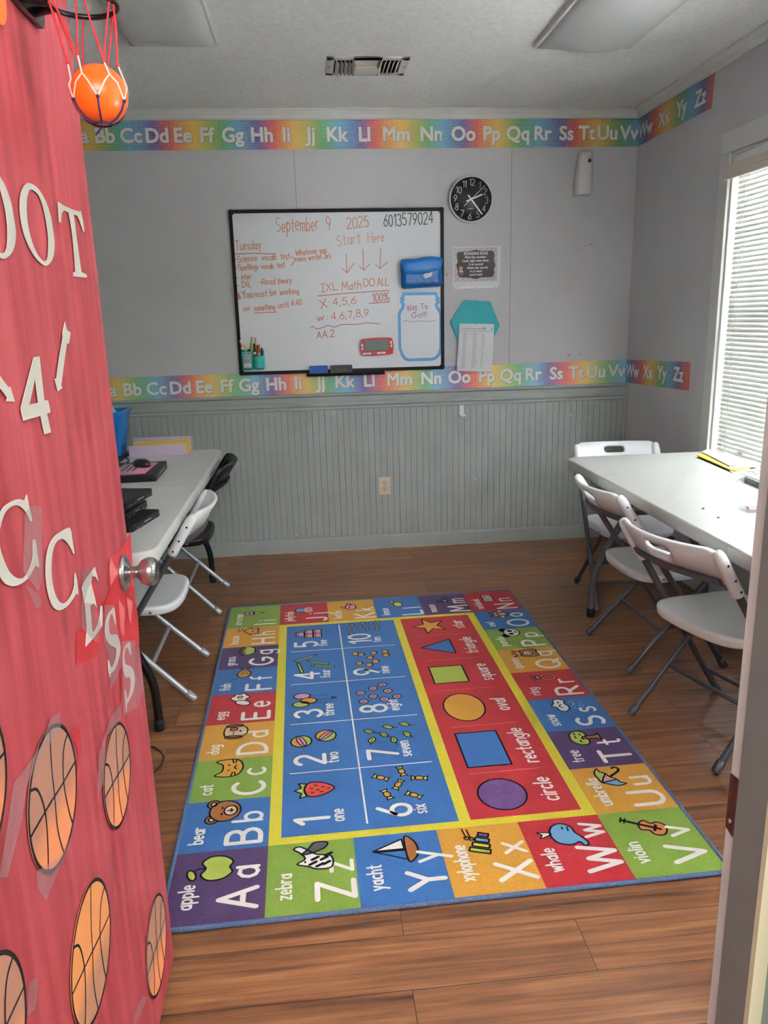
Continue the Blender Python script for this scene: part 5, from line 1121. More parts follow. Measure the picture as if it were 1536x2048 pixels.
for pts in ([(750, 310), (790, 380), (785, 560), (760, 520)], [(800, 300), (840, 330), (830, 480), (815, 440)], [(700, 40), (740, 150), (700, 230), (690, 120)]): mb.flat(dpx(pts, 3.2, 0, 1100), df, .0026+.00001*(len(mb.v)//4), 1)
mb.build('paper_patch', [m_patch, m_patch2], door)
m_tape = bpy.data.materials.new('clear tape'); m_tape.use_nodes = True; b = m_tape.node_tree.nodes['Principled BSDF']; b.inputs['Base Color'].default_value = lin((226, 200, 205)); b.inputs['Roughness'].default_value = .22; b.inputs['Alpha'].default_value = .26
nt = m_tape.node_tree; n = nt.nodes.new('ShaderNodeTexNoise'); n.inputs['Scale'].default_value = 38; bp = nt.nodes.new('ShaderNodeBump'); bp.inputs['Strength'].default_value = .7; bp.inputs['Distance'].default_value = .006; nt.links.new(n.outputs[0], bp.inputs['Height']); nt.links.new(bp.outputs[0], b.inputs['Normal'])
# door knob on the hall side, plus its partner
kc = at(243, 1146, X=XD); kn = thing('door_knob', 'k', 'knob'); bpy.data.objects.remove(kn)
m_nick = mat('satin nickel', (176, 174, 172), .24, .95)
def knob(sgn, x0):
    r_ = MB().lathe([(.033, 0), (.034, .003), (.033, .007), (.027, .010), (.016, .013), (.0125, .016)], (x0, kc.y, kc.z), (sgn, 0, 0), 40).build('door_knob', m_nick, door)
    MB().lathe([(.0115, .012), (.0112, .026), (.013, .030), (.022, .036), (.0262, .044), (.0272, .051), (.0262, .058), (.022, .0635), (.014, .0655), (.0125, .0645), (.0001, .0645)], (x0, kc.y, kc.z), (sgn, 0, 0), 40).build('grip', m_nick, r_)
    if sgn > 0:
        for dz, dy in ((-.019, -.012),): MB().lathe([(.0035, .0085), (.003, .0125), (.001, .0135)], (x0, kc.y+dy, kc.z+dz), (sgn, 0, 0), 12).build('screw', mat('brass screw', (190, 160, 110), .3, .9), r_)
knob(1, XD+.0015); knob(-1, XD-.0365)
MB().box((XD-.027, DY1+.0017, kc.z-.028), (XD-.010, DY1+.003, kc.z+.028)).box((XD-.023, DY1+.0017, kc.z-.008), (XD-.014, DY1+.0085, kc.z+.008)).build('latch', m_nick, door)
mb = MB()
for z in (.25, 1.03, 1.82): mb.tube([(XD-.0385, DY0-.004, z-.045), (XD-.0385, DY0-.004, z+.045)], .005, 10)
mb.build('hinge', mat('painted hinge', (190, 186, 180), .4, .4), door)

# ---- cut-out letters
m_cut = mat('off white card', (214, 207, 200), .7)
def cut(name, label, cat, pts, group, holes=(), lift=.003, m=m_cut, tapes=()):
    cy = sum(p[0] for p in pts)/len(pts); cz = min(p[1] for p in pts)
    t = thing(name, label, cat, (XD, cy, cz), 0, group)
    MB().prism(pts, df, lift, lift+.0007, holes=[h for h in holes]).build('card', m, t)
    if tapes:
        for tp in tapes: MB().flat(tp, df, lift+.0016).build('clear_tape', m_tape, t)
    return t
sm = lambda p, n=3: [(q.x, q.y) for q in spl(p, n, True)]
g1 = 'cut-out letters on the red door'
O_o = dpx([(350, 175), (440, 215), (520, 300), (600, 450), (660, 640), (690, 820), (712, 980), (705, 1130), (670, 1240), (600, 1308), (530, 1280), (450, 1200), (370, 1070), (300, 900), (255, 720), (235, 540), (240, 380), (265, 270), (305, 205)], 6.825, 0, 340)
O_i = dpx([(385, 265), (480, 330), (540, 460), (590, 660), (620, 850), (628, 1020), (620, 1180), (590, 1240), (540, 1230), (470, 1140), (410, 1000), (360, 820), (330, 620), (328, 440), (345, 330)], 6.825, 0, 340)
cut('letter_cutout', 'white card letter O, the whole one left of the T on the red door', 'letter', sm(O_o), g1, [sm(O_i)])
a = dpx([(690, 1000)], 6.825, 0, 340)[0]; b = dpx([(148, 860)], 6.825, 0, 340)[0]; dy, dz = b[0]-a[0], b[1]-a[1]
cut('letter_cutout', 'white card letter O cut off by the left photo edge, beside the whole O', 'letter', sm([(p[0]+dy, p[1]+dz) for p in O_o]), g1, [sm([(p[0]+dy, p[1]+dz) for p in O_i])])
cut('letter_cutout', 'white card letter T near the top right of the red door', 'letter', dpx([(758, 430), (830, 480), (960, 540), (1060, 570), (1075, 560), (1105, 700), (1125, 845), (1110, 845), (1060, 700), (1030, 630), (975, 605), (1000, 800), (1040, 1100), (1080, 1390), (1155, 1430), (1155, 1468), (1060, 1462), (970, 1450), (970, 1400), (1000, 1385), (990, 1230), (960, 900), (930, 700), (905, 580), (840, 550), (812, 590), (800, 730), (775, 710), (765, 560)], 6.825, 0, 340), g1)
cut('number_cutout', 'white card number 4 in the middle of the red door', 'number', dpx([(455, 690), (540, 680), (610, 1325), (665, 1320), (705, 1500), (650, 1518), (708, 1790), (615, 1822), (555, 1550), (300, 1622), (262, 1440)], 7.315, 0, 620), g1, [dpx([(475, 1000), (522, 1355), (388, 1388)], 7.315, 0, 620)])
cut('arrow_cutout', 'white card arrow slanting down to the right of the number 4', 'arrow', dpx([(915, 170), (945, 295), (998, 330), (975, 495), (945, 490), (895, 830), (860, 1110), (878, 1140), (810, 1192), (760, 1000), (790, 1010), (830, 700), (885, 400), (880, 330), (895, 260)], 7.315, 0, 620), g1)
cut('arrow_cutout', 'white card arrow head at the left edge of the photo, left of the number 4', 'arrow', dpx([(-90, 900), (0, 1030), (85, 1140), (105, 1120), (175, 1345), (50, 1335), (60, 1285), (0, 1200), (-90, 1090)], 7.315, 0, 620), g1)
s5 = 5.6875
cut('letter_cutout', 'white card letter C under wide clear tape, upper left of the two Cs', 'letter', sm(dpx([(272, 280), (300, 420), (335, 572), (315, 580), (270, 490), (215, 430), (160, 402), (100, 415), (40, 465), (0, 540), (-40, 700), (-35, 880), (0, 1000), (50, 1120), (100, 1190), (170, 1235), (240, 1225), (290, 1150), (330, 1050), (345, 940), (345, 800), (375, 810), (395, 960), (415, 1110), (375, 1085), (340, 1150), (280, 1240), (200, 1300), (120, 1325), (50, 1310), (0, 1270), (-60, 1150), (-100, 950), (-100, 750), (-60, 550), (0, 430), (60, 380), (130, 345), (190, 332), (250, 345)], s5, 0, 940), 2), g1,
    tapes=[dpx([(240, 480), (320, 405), (430, 420), (445, 1180), (400, 1390), (220, 1160)], s5, 0, 940), dpx([(245, 1310), (370, 1390), (440, 1480), (420, 1560), (370, 1575)], s5, 0, 940)])
cut('letter_cutout', 'white card letter C left of the E, lower right of the two Cs', 'letter', sm(dpx([(765, 655), (795, 790), (820, 945), (805, 950), (780, 890), (730, 820), (680, 785), (620, 810), (580, 890), (560, 1000), (555, 1150), (570, 1300), (600, 1420), (640, 1490), (690, 1520), (740, 1490), (790, 1410), (820, 1310), (825, 1170), (850, 1260), (865, 1420), (845, 1405), (790, 1490), (720, 1565), (640, 1598), (575, 1560), (530, 1450), (500, 1300), (490, 1150), (500, 980), (530, 860), (580, 765), (650, 710)], s5, 0, 940), 2), g1)
cut('letter_cutout', 'white card letter E with crumpled tape, left of the two Ss', 'letter', dpx([(905, 1350), (925, 1290), (960, 1230), (1055, 1105), (1097, 1270), (1060, 1215), (1020, 1205), (1012, 1290), (1040, 1400), (1080, 1570), (1035, 1515), (1000, 1550), (1008, 1640), (1025, 1840), (1040, 1845), (1090, 1760), (1115, 1640), (1120, 1545), (1142, 1550), (1140, 1770), (1050, 1900), (948, 2012), (955, 1900), (965, 1800), (945, 1560), (925, 1450)], s5, 0, 940), g1,
    tapes=[dpx([(900, 1140), (1010, 1130), (1030, 1230), (970, 1340), (930, 1500), (900, 1500)], s5, 0, 940), dpx([(890, 1500), (1060, 1540), (1130, 1800), (1060, 1960), (900, 1800)], s5, 0, 940)])
s6 = 5.689
cut('letter_cutout', 'white card letter S right below the door knob, beside the E', 'letter', sm(dpx([(365, 425), (378, 520), (384, 620), (372, 600), (355, 530), (335, 500), (312, 550), (303, 640), (315, 720), (345, 742), (385, 730), (420, 780), (437, 870), (432, 960), (405, 1060), (370, 1140), (325, 1180), (318, 1225), (300, 1130), (298, 1020), (312, 1050), (330, 1110), (352, 1090), (380, 1020), (392, 950), (385, 890), (345, 870), (300, 830), (268, 760), (262, 670), (275, 570), (305, 490), (340, 450)], s6, 160, 1140), 2), g1, tapes=[dpx([(250, 400), (360, 400), (390, 640), (445, 900), (440, 1110), (320, 1360), (300, 1000), (240, 800)], s6, 160, 1140)])
cut('letter_cutout', 'white card letter S closest to the door edge, last letter', 'letter', sm(dpx([(548, 820), (557, 900), (560, 970), (545, 950), (528, 900), (505, 885), (490, 920), (483, 1000), (495, 1070), (540, 1088), (580, 1130), (603, 1220), (600, 1310), (575, 1410), (530, 1500), (512, 1530), (508, 1615), (495, 1480), (490, 1360), (505, 1400), (515, 1470), (540, 1420), (558, 1330), (555, 1250), (535, 1215), (500, 1230), (475, 1150), (465, 1050), (468, 950), (485, 880), (515, 840)], s6, 160, 1140), 2), g1, tapes=[dpx([(450, 810), (600, 800), (700, 1290), (640, 1560), (460, 1670)], s6, 160, 1140)])
# ---- paper basketballs
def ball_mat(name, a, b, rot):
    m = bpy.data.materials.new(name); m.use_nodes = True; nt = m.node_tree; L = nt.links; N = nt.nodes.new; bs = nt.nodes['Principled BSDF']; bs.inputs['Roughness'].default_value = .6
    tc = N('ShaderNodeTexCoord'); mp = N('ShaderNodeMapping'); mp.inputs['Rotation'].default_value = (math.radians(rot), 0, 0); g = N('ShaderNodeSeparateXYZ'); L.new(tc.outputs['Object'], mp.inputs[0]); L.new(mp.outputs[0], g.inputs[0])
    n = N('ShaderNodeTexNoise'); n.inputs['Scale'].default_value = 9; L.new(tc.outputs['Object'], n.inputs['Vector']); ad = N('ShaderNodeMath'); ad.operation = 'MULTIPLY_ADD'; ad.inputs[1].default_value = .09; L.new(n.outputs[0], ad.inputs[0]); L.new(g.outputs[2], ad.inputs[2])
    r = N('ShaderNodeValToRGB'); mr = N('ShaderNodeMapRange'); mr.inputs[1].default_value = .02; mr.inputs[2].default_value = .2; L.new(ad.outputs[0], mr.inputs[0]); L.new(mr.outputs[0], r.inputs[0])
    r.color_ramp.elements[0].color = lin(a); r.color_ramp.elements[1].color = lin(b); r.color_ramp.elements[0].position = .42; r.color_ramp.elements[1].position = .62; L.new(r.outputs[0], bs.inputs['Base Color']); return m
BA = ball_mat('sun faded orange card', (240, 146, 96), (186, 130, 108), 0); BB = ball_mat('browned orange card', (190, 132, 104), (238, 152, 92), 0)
m_line = mat('black marker line', (24, 20, 22), .6)
def ballcut(label, cy, cz, r, m, rot, tapes=(), k=1.0):
    t = thing('basketball_cutout', label, 'paper basketball', (XD, cy, cz-r), 0, 'paper basketballs on the red door')
    f = Fr(df((cy, cz)), df.x, df.y, df.z).sub((0, 0), math.radians(rot)); r2 = r*.975
    MB().prism(ell(r*k, r, 48), Fr(f.o, df.x, df.y, df.z), .0028, .0034).build('card', m, t)
    mb = MB(); w = .0036
    mb.ribbon(ell(r2*k, r2, 48)+ell(r2*k, r2, 48)[:1], .0056, Fr(f.o, df.x, df.y, df.z), .0036, 0, closed=True)
    mb.ribbon([(-r2, 0), (-.3*r, .01*r), (.3*r, -.01*r), (r2, 0)], w, f, .0036)
    mb.ribbon([(q.x, q.y) for q in spl([(.12*r, r2*.99), (0.02*r, .4*r), (0, 0), (-.04*r, -.5*r), (.08*r, -r2*.99)], 5)], w, f, .0036)
    for s in (-1, 1): mb.ribbon([(q.x, q.y) for q in spl([(s*.8*r, .56*r), (s*.55*r, .42*r), (s*.4*r, 0), (s*.46*r, -.5*r), (s*.56*r, -.8*r)], 5)], w*1.1, f, .0036)
    mb.build('seam_line', m_line, t)
    for tp in tapes: MB().flat(tp, df, .0046).build('clear_tape', m_tape, t)
    return t
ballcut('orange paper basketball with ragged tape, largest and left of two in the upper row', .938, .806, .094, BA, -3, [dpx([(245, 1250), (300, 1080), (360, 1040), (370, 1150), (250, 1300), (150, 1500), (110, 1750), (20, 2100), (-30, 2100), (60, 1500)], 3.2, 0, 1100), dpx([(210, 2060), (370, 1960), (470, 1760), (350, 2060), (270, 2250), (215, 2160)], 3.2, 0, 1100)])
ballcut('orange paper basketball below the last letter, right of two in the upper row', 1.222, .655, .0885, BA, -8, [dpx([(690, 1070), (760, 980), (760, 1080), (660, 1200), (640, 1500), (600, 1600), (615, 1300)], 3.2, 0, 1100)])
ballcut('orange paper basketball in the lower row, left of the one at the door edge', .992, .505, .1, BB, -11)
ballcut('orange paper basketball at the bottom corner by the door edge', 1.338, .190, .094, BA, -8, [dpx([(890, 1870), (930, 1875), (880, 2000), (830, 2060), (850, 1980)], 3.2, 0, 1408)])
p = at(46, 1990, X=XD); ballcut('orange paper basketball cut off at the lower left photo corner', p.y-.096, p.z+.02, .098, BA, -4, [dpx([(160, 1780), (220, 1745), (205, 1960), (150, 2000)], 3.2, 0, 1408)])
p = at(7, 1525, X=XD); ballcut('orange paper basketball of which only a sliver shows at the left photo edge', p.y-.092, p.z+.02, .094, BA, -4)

# ---- mini hoop with its ball
rc, RR_ = Vector((-.287, 1.228, 1.842)), .0455
def zr(p): return at(p[0], p[1], Z=1.772)
hp_ = thing('basketball_hoop', 'black mini basketball hoop with red white and blue net on the door', 'hoop', (XD, 1.228, 1.70))
m_hoop = mat('black hoop metal', (16, 14, 15), .28)
MB().tube([rc+Vector((RR_*math.cos(a), RR_*math.sin(a), 0)) for a in [2*PI*k/48 for k in range(48)]], .0036, 10, closed=True).build('rim', m_hoop, hp_)
MB().prism([(1.175, 1.83), (1.285, 1.83), (1.295, 1.845), (1.285, 1.95), (1.18, 1.95), (1.165, 1.845)], df, .004, .012).build('mounting_plate', m_hoop, hp_, bevel=.002)
MB().tube([(XD+.012, 1.228-.025, 1.842), (rc.x-RR_, 1.228-.012, 1.842)], .007, 10).tube([(XD+.012, 1.228+.025, 1.842), (rc.x-RR_, 1.228+.012, 1.842)], .007, 10).build('arm', m_hoop, hp_)
bc = at(199, 190, Y=1.222); br = .0388
bl_ = MB().ball((0, 0, 0), br, 20); bl_.v = [v+bc for v in bl_.v]
tag(bl_.build('toy_ball', mat('orange toy ball', (244, 104, 26), .32), origin=bc-Vector((0, 0, br))), 'small orange ball caught in the net of the mini hoop', 'ball')
m_nr = mat('red net cord', (206, 44, 54), .7); m_nw = mat('pale pink net cord', (232, 196, 190), .7); m_nb = mat('navy net cord', (40, 30, 92), .7)
nr, nw, nb = MB(), MB(), MB()
def on_ball(th, el, k=1.035): return bc+Vector((math.cos(el)*math.cos(th), math.cos(el)*math.sin(th), math.sin(el)))*br*k
H = 6
for k in range(H):
    a = 2*PI*(k+.15)/H; d = Vector((math.cos(a), math.sin(a), 0)); top = on_ball(a, .55); sag = Vector((0, 0, 0))
    knot = rc.lerp(bc, .55)+d*(RR_*.66+.003)+Vector((0, 0, .004*math.sin(k*2.1)-.012))
    for s in (-.42, .42):
        b_ = a+s; q = rc+Vector((RR_*math.cos(b_), RR_*math.sin(b_), -.003))
        nr.tube([q, q.lerp(knot, .5)+d*.002*math.sin(k), knot], .00135, 7)
    nr.ball(knot, .0024, 6); kb = on_ball(a, .48)
    for s in (0, 1):
        a2 = a+(PI/H)*(1 if s else -1); e = on_ball(a2, -.28); m1 = on_ball(a+(a2-a)*.45, .22)
        nw.tube([knot, kb, m1, e], .0013, 7)
    a2 = a+PI/H; e = on_ball(a2, -.28); nb.ball(e, .0026, 6)
    nb.tube([e]+[on_ball(a2, x) for x in (-.6, -.95, -1.3)], .0013, 7)
nb.tube([on_ball(2*PI*k/24, -1.25) for k in range(24)], .0014, 7, closed=True); nb.tube([bc+Vector((0, 0, -br*1.02)), bc+Vector((-.012, .004, -br-.012))], .0013, 7)
for mb_, nm, m in ((nr, 'net_top', m_nr), (nw, 'net_middle', m_nw), (nb, 'net_bottom', m_nb)): mb_.build(nm, m, hp_)
p = at(-2, -2, X=XD+.05); b2 = MB().ball((0, 0, 0), .016, 12); b2.v = [v+p for v in b2.v]
MB().prism(ell(.034, .034, 28), Fr(df((at(-14, -14, X=XD).y, at(-14, -14, X=XD).z)), df.x, df.y, df.z), .0028, .0034).build('card', mat('orange card disc', (244, 122, 52), .6, vary=(60, .06)), thing('paper_disc', 'orange paper disc cut off at the top left photo corner', 'paper disc', (XD, at(-14, -14, X=XD).y, at(-14, -14, X=XD).z-.034)))
# ------------------------------------------------------------------ things on and under the left table
TZ = .7403
def laptop(label, corner, ang, w, d, z, th, group):
    """corner = near right corner, d runs away along ang, w to the left"""
    f = Fr((corner[0], corner[1], z), (-math.cos(ang), -math.sin(ang), 0), (-math.sin(ang), math.cos(ang), 0), (0, 0, 1)); c = f((w/2, d/2))
    t = thing('laptop', label, 'laptop', c, 0, group); o = rrect(w, d, .012, 4, w/2, d/2)[::-1]
    m_l = mat('black laptop plastic', (13, 13, 14), .4, bump=(300, .15)); mb = MB()
    MB().prism(o[::-1], f, .0, th*.52).build('base', m_l, t, bevel=.002); MB().prism(o[::-1], f, th*.56, th).build('lid', mat('black laptop lid', (18, 17, 18), .45, bump=(300, .15)), t, bevel=.003)
    mb = MB()
    for y, l in ((.035, .02), (.075, .014), (d-.06, .016), (d-.03, .012)): mb.box((-.0008, y, th*.14), (.002, y+l, th*.42), 0, f)
    mb.build('port', mat('silver port', (110, 112, 116), .35, .7), t)
    MB().box((-.0004, .10, th*.40), (.001, d-.08, th*.56), 0, f).build('silver_edge', mat('silver strip', (190, 192, 196), .3, .6), t)
    return t
g = 'stack of black laptops'; z = TZ
laptop('black closed laptop at the bottom of the stack on the left table', (-.618, 2.535), math.radians(-13), .31, .235, z, .023, g)
laptop('black closed laptop second from the bottom of the stack', (-.655, 2.60), math.radians(-10), .30, .22, z+.0235, .023, g)
laptop('black closed laptop second from the top of the stack', (-.668, 2.60), math.radians(-12), .30, .22, z+.047, .023, g)
laptop('black closed laptop on top of the stack', (-.640, 2.57), math.radians(-12), .31, .235, z+.0705, .024, g)
# wide black laptop base with a pink mouse pad on it
lap = laptop('black laptop with a pink mouse pad and mouse on it', (-.70, 3.40), math.radians(1.5), .36, .34, TZ, .032, None)
mp = thing('mouse_pad', 'pink mouse pad with a dark-lettered pale panel on the black laptop', 'mouse pad', (-.83, 3.57, TZ+.033)); mz = TZ+.0323
mf = Fr((-.905, 3.42, mz), (1, 0, 0), (.03, 1, 0), (0, 0, 1)); MB().prism([(0, 0), (.155, 0), (.155, .275), (0, .275)], mf, 0, .002).build('pad', mat('pink pad print', (226, 134, 178), .6, vary=(5, .25)), mp)
mb = MB(); mb.flat([(.015, .04), (.10, .04), (.10, .235), (.015, .235)], mf, .0023, 0)
for k, (x, l) in enumerate(((.03, .14), (.055, .11), (.08, .09))): mb.flat([(x, .07), (x+.009, .07), (x+.009, .07+l), (x, .07+l)], mf, .0026, 1)
mb.build('printed_panel', [mat('beige print', (206, 190, 178), .6), mat('dark print brown', (74, 60, 58), .6)], mp)
ms = thing('computer_mouse', 'black computer mouse on the pink mouse pad', 'mouse', (-.80, 3.60, mz+.002)); f = Fr((-.80, 3.60, mz+.0022), (.80, -.6, 0), (.6, .80, 0), (0, 0, 1))
def mr(k, z): return [f((x*k*(1-.12*(x < 0)), y*k), z) for x, y in ell(.052, .031, 28)]
MB().loft([mr(.9, 0), mr(1, .006), mr(.98, .016), mr(.85, .026), mr(.55, .033), mr(.1, .035)]).build('shell', mat('black mouse plastic', (20, 20, 23), .3), ms)
MB().lathe([(.006, -.004), (.007, -.003), (.007, .003), (.006, .004)], f((.028, 0), .027), f.y, 14).build('scroll_wheel', m_rubber, ms)
# lilac document tray with yellow folders
TR = (-.966, -.66, 4.085, 4.225); m_li = mat('lilac tray plastic', (206, 186, 208), .4)
tr_ = thing('document_tray', 'lilac document tray with yellow folders at the back of the left table', 'tray', ((TR[0]+TR[1])/2, 4.15, TZ))
MB().box((TR[0], TR[2], TZ), (TR[1], TR[3], TZ+.004)).build('base', m_li, tr_); MB().box((TR[0], TR[2], TZ+.004), (TR[1]-.01, TR[2]+.005, TZ+.058)).build('front_wall', m_li, tr_, bevel=.0015)
MB().box((TR[0]+.0, TR[3]-.005, TZ+.004), (TR[1]+.002, TR[3], TZ+.082)).build('rear_wall', m_li, tr_, bevel=.0015); MB().box((TR[0], TR[2]+.005, TZ+.004), (TR[0]+.005, TR[3]-.005, TZ+.045)).build('side_wall', m_li, tr_)
for k, (c, lb, h) in enumerate((((238, 200, 66), 'yellow paper folder at the front of the lilac tray', .064), ((214, 176, 120), 'tan folder in the middle of the lilac tray', .07), ((236, 196, 74), 'yellow folder at the rear of the lilac tray', .072))):
    y = TR[2]+.018+k*.026; mb = MB(); x0, x1 = TR[0]+.035-.012*k, TR[1]-.008+.004*k
    for j in range(3): mb.add([(x0, y+j*.003, TZ+.0045), (x1, y+j*.003+.006, TZ+.0045), (x1, y+.012+j*.004, TZ+h-.006*j), (x0, y+.008+j*.004, TZ+h-.004-.006*j)], [(0, 1, 2, 3)])
    o = mb.build('paper_folder', mat('folder %d' % k, c, .7), origin=((x0+x1)/2, y, TZ+.0045)); o.modifiers.new('thick', 'SOLIDIFY').thickness = .0012; tag(o, lb, 'folder', 'folders in the lilac tray')
# blue basket with papers, on a black tablet
tb = MB().prism(rrect(.30, .30, .012, 4, -1.13, 4.06), Fr((0, 0, 0), (1, 0, 0), (0, 1, 0)), TZ, TZ+.014)
tag(tb.build('tablet', mat('black tablet', (20, 20, 22), .3), origin=(-1.12, 4.06, TZ), bevel=.002), 'flat black tablet under the blue basket', 'tablet')
BZ = TZ+.0145; m_bb = mat('blue basket plastic', (6, 122, 206), .32)
bk_ = thing('storage_basket', 'blue plastic basket holding lined papers on the left table', 'basket', (-1.10, 4.12, BZ))
def bring(x0, x1, y0, y1, z, r=.02): return [Vector((p[0], p[1], z)) for p in rrect(x1-x0, y1-y0, r, 4, (x0+x1)/2, (y0+y1)/2)]
q = (-1.20, -1.0, 4.035, 4.19); t_ = (-1.225, -.968, 4.005, 4.225); tz = BZ+.232
def lerp4(s, e=0.0): return [q[i]+(t_[i]-q[i])*s+(e if i % 2 else -e) for i in range(4)]
mb = MB(); lv = [bring(*lerp4(0), BZ), bring(*lerp4(.02), BZ+.006), bring(*lerp4(1), tz-.018), bring(*lerp4(1, .012), tz-.014), bring(*lerp4(1, .012), tz), bring(*lerp4(1, -.004), tz), bring(*lerp4(.02, -.004), BZ+.01)]
mb.loft(lv, smooth=False); mb.build('shell', m_bb, bk_)
mb = MB()
fr_r = lambda s, v: Vector((lerp4(s)[1]+.0008, q[2]+.02+(q[3]-q[2]-.04)*v, BZ+.232*s)); fr_f = lambda s, v: Vector((q[0]+.02+(q[1]-q[0]-.03)*v, lerp4(s)[2]-.0008, BZ+.232*s))
for fn in (fr_r, fr_f):
    for i in range(4):
        for j in range(4):
            s0, v0 = .12+j*.2, .06+i*.25; mb.add([fn(s0+.055+.055*math.sin(a), v0+.06+.06*math.cos(a)) for a in [2*PI*k/12 for k in range(12)]], [tuple(range(12))])
mb.build('cutout_pattern', mat('deep blue opening', (6, 52, 104), .5), bk_)
pm_ = mat('white paper', (226, 227, 230), .7)
def leaning(label, x0, y, h, k):
    mb = MB(); P = [(x0, y, BZ+.03), (x0+.14, y, BZ+.03), (x0+.165, y+.02, BZ+.225), (x0+.13, y+.025, BZ+h), (x0-.02, y+.03, BZ+h+.07)]
    mb.add(P, [(0, 1, 2, 3, 4)]); o = mb.build('lined_paper', [pm_], origin=(x0+.1, y, BZ+.03)); o.modifiers.new('thick', 'SOLIDIFY').thickness = .001
    tag(o, label, 'paper', 'papers in the blue basket')
    mb = MB()
    for j in range(9): mb.add([(x0-.01+j*.004, y+.0235-.0022*j-.0022, BZ+h+.02-j*.02), (x0+.10+j*.006, y+.0235-.0022*j-.0026, BZ+h-.022-j*.02), (x0+.10+j*.006, y+.0235-.0022*j-.0026, BZ+h-.0205-j*.02), (x0-.01+j*.004, y+.0235-.0022*j-.0022, BZ+h+.0215-j*.02)], [(0, 1, 2, 3)])
    mb.build('ruled_line', mat('blue grey rule', (170, 182, 196), .7), o)
leaning('lined paper sheet sticking up at the front of the blue basket', -1.165, 4.045, .275, 0)
leaning('lined paper sheet behind the front one in the blue basket', -1.175, 4.07, .295, 1)
# cable loop
cl = [at(u, v, Z=TZ+(.0178 if u < 245 else .003)) for u, v in [(214, 915), (236, 915), (250, 914.5), (257, 919), (257, 923), (254, 925), (258, 927), (252, 930), (238, 933), (214, 935)]]
tag(MB().tube(spl(cl, 6), .0028, 8).build('cable', mat('black cable', (22, 22, 24), .5), origin=cl[2]), 'black cable loop on the left table between laptop and tray', 'cable')
fl = [Vector((p.x, p.y, .004)) for p in [at(u, v, Z=.004) for u, v in [(270, 1500), (296, 1493), (311, 1496), (325, 1508), (326, 1520), (319, 1534), (306, 1546), (285, 1552)]]]
tag(MB().tube(spl(fl, 6), .0026, 8).build('cable', mat('black cable', (22, 22, 24), .5), origin=fl[3]), 'black cable loop on the floor by the door edge', 'cable')
# teal bin under the table
cr = thing('storage_bin', 'teal plastic bin with square holes on the floor under the left table', 'bin', (-1.0, 3.85, 0)); m_cr = mat('teal bin plastic', (10, 156, 174), .4)
bn = lambda k, z, e=0.0: [Vector((p[0], p[1], z)) for p in rrect(.30+.05*k+e, .30+.03*k+e, .02, 4, -1.01+.025*k, 3.85)]
MB().loft([bn(0, 0), bn(.02, .006), bn(1, .315), bn(1, .318, .018), bn(1, .345, .018), bn(1, .345, -.006), bn(.03, .01, -.008)], smooth=False).build('shell', m_cr, cr)
for i in range(5):
    for j in range(5):
        k = (.05+j*.05)/.315; z = .05+j*.05; fy = 3.85-.15-.015*k-.0008; x = -1.01+.025*k-.12+i*.048; kb = (z+.028)/.315; fy2 = 3.85-.15-.015*kb-.0008
        MB().add([(x, fy, z), (x+.024, fy, z), (x+.024, fy2, z+.028), (x, fy2, z+.028)], [(0, 1, 2, 3)]).build('hole', mat('dark bin hole', (16, 40, 60), .8), cr)
        y = 3.85-.12+i*.048; fx_ = -1.01+.025*k+.15+.025*k+.0008; fx2 = -1.01+.025*kb+.15+.025*kb+.0008
        MB().add([(fx_, y, z), (fx_, y+.024, z), (fx2, y+.024, z+.028), (fx2, y, z+.028)], [(0, 1, 2, 3)]).build('hole', mat('dark bin hole', (16, 40, 60), .8), cr)

# ------------------------------------------------------------------ things on the right table
def sheet(name, label, cat, pts, z0, z1, m, group=None, curl=0.0):
    P = [at(u, v, Z=z1) for u, v in pts]; f = Fr((0, 0, 0), (1, 0, 0), (0, 1, 0)); o = MB().prism([(min(p.x, 1.915), p.y) for p in P], f, z0, z1).build(name, m, origin=((sum(p.x for p in P)/len(P)), sum(p.y for p in P)/len(P), z0))
    return tag(o, label, cat, group)
gp = 'papers on the cream table'
sheet('paper_sheet', 'white paper corner peeking out under the yellow envelope', 'paper', [(1391, 914), (1399, 910), (1470, 948), (1480, 944), (1500, 950), (1530, 925)], TZ, TZ+.001, pm_, gp)
sheet('envelope', 'yellow envelope under the white papers by the window', 'envelope', [(1394, 910), (1399, 906), (1412, 905), (1536, 918), (1545, 930), (1474, 941), (1460, 939)], TZ+.0015, TZ+.007, mat('yellow envelope paper', (240, 198, 62), .6))
for k, (pts, lb) in enumerate((([(1409, 905), (1440, 898), (1560, 902), (1560, 932), (1460, 934)], 'white paper sheet directly on the yellow envelope'), ([(1404, 903), (1432, 897), (1560, 900), (1560, 928), (1459, 931)], 'white top paper sheet carrying the glass disc'))):
    sheet('paper_sheet', lb, 'paper', pts, TZ+.0075+k*.004, TZ+.0095+k*.004, pm_, gp)
bkp = [(1490, 953), (1500, 946), (1560, 944), (1580, 985), (1536, 972)]
sheet('binder', 'grey binder under white sheets at the right edge of the cream table', 'binder', bkp, TZ+.0, TZ+.022, mat('grey green binder', (120, 132, 128), .5))
sheet('paper_sheet', 'white sheet lying on the grey binder', 'paper', [(1480, 946), (1492, 939), (1560, 936), (1580, 974), (1536, 966), (1491, 951)], TZ+.0225, TZ+.0245, pm_, gp)
dp = at(1491, 905.5, Z=TZ+.022); f = Fr((dp.x, dp.y, TZ+.0141), (1, 0, 0), (0, 1, 0))
pw_ = thing('paperweight', 'round glass paperweight with a dark printed picture on the white papers', 'paperweight', f.o)
MB().lathe([(.030, 0), (.034, .002), (.036, .007), (.034, .012), (.024, .017), (.001, .019)], f.o, (0, 0, 1), 28).build('dome', mat('glass dome', (190, 186, 192), .08, coat=.6), pw_)
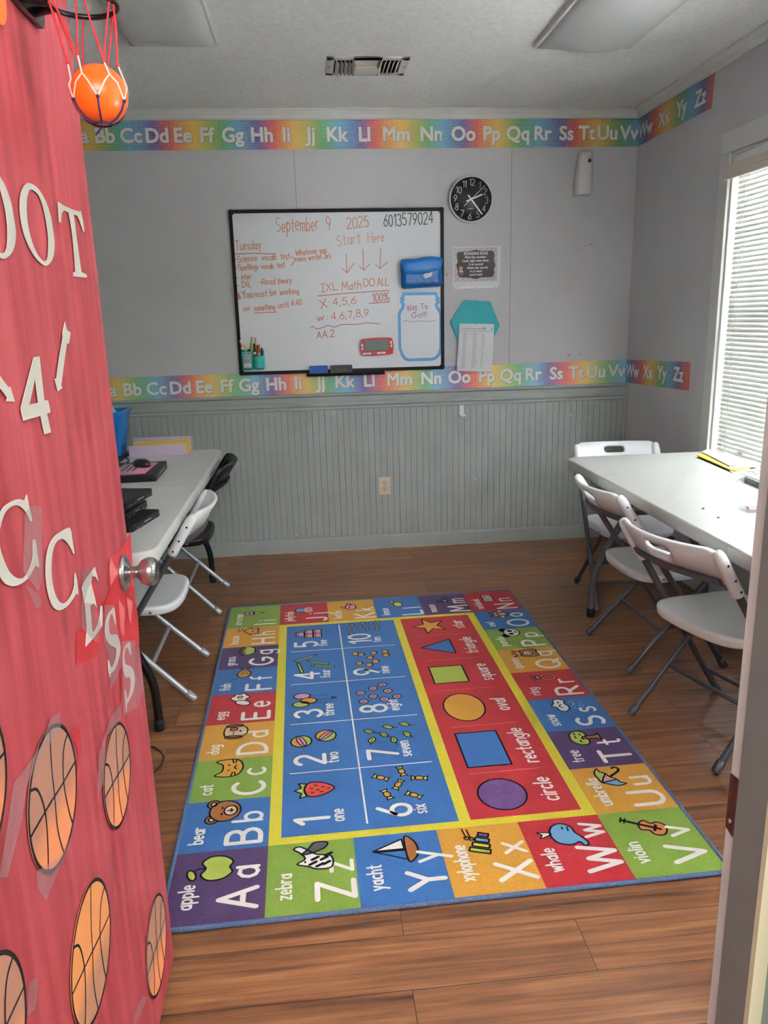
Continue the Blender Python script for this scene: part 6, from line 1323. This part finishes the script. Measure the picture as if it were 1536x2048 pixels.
mb = MB()
mb.add([f((.0368*math.cos(a), .0368*math.sin(a)), .006) for a in [math.radians(110+k*14) for k in range(10)]]+[f((.030*math.cos(a), .030*math.sin(a)), .0148) for a in [math.radians(110+k*14) for k in range(10)]], [(i, i+1, i+11, i+10) for i in range(9)]); mb.build('printed_picture', mat('dark picture', (58, 40, 48), .3), pw_)
gx = [at(u, v, Z=TZ+.027) for u, v in [(1507, 943), (1514, 940.5), (1520, 943), (1518, 947), (1510, 948)]]
ey = thing('eyeglasses', 'thin-framed eyeglasses folded on the sheet over the binder', 'eyeglasses', gx[0])
MB().tube(spl(gx, 5, True), .0012, 6, closed=True).build('lens_rim', mat('grey metal frame', (120, 110, 112), .3, .6), ey); MB().tube([gx[2], at(1540, 943, Z=TZ+.028)], .0012, 6).tube([gx[0], at(1490, 943.5, Z=TZ+.026)], .0012, 6).build('temple_arm', mat('grey metal frame', (120, 110, 112), .3, .6), ey)
th = [at(u, v, Z=TZ+.001) for u, v in [(1491, 954), (1482, 957), (1474, 962), (1469, 968)]]
tag(MB().tube(spl(th, 5), .0007, 5).build('thread', mat('dark thread', (70, 76, 76), .7), origin=th[0]), 'loose dark thread on the cream table beside the binder', 'thread')
f = Fr(at(1497, 1026, Z=TZ), (1, -.05, 0), (.05, 1, 0), (0, 0, 1)); bx_ = thing('clear_box', 'small clear plastic box with tan sticks at the right edge of the cream table', 'box', f((.08, .03)))
m_clr = mat('clear box plastic', (228, 232, 238), .1, alpha=.3); MB().box((0, 0, 0), (.17, .07, .022), 0, f).build('case', m_clr, bx_)
for k, lb in enumerate(('front tan stick inside the clear box', 'rear tan stick inside the clear box')):
    tag(MB().tube([f((.012+.004*k, .022+.022*k, .0075)), f((.162, .02+.024*k, .0075))], .0058, 10).build('craft_stick', mat('tan stick', (206, 160, 136), .5), origin=f((.08, .03, .002))), lb, 'stick', 'sticks in the clear box')
f = Fr(at(1474, 1099, Z=TZ), (1, 0, 0), (0, 1, 0)); tag(MB().box((.005, 0, .0004), (.5, .045, .0009), 0, f).build('tape_strip', mat('bluish clear tape', (206, 220, 238), .12, alpha=.6), origin=f.o), 'strip of shiny clear tape across the near part of the cream table', 'tape')
mb = MB(); fz = Fr((0, 0, TZ+.0002), (1, 0, 0), (0, 1, 0))
for i, (u, v) in enumerate(((1406, 1018), (1437, 1036))):
    p = at(u, v, Z=TZ+.0004); tag(MB().ball(p+Vector((0, 0, .0022)), .0028, 6, sc=(1.8, 1.0, .8)).build('crumb', mat('dark crumb', (96, 92, 88), .8), origin=p), ('dark crumb on the cream table nearer the window', 'dark crumb on the cream table nearer the doorway')[i], 'crumb', 'crumbs on the cream table')
bpy.data.objects.remove(_to)
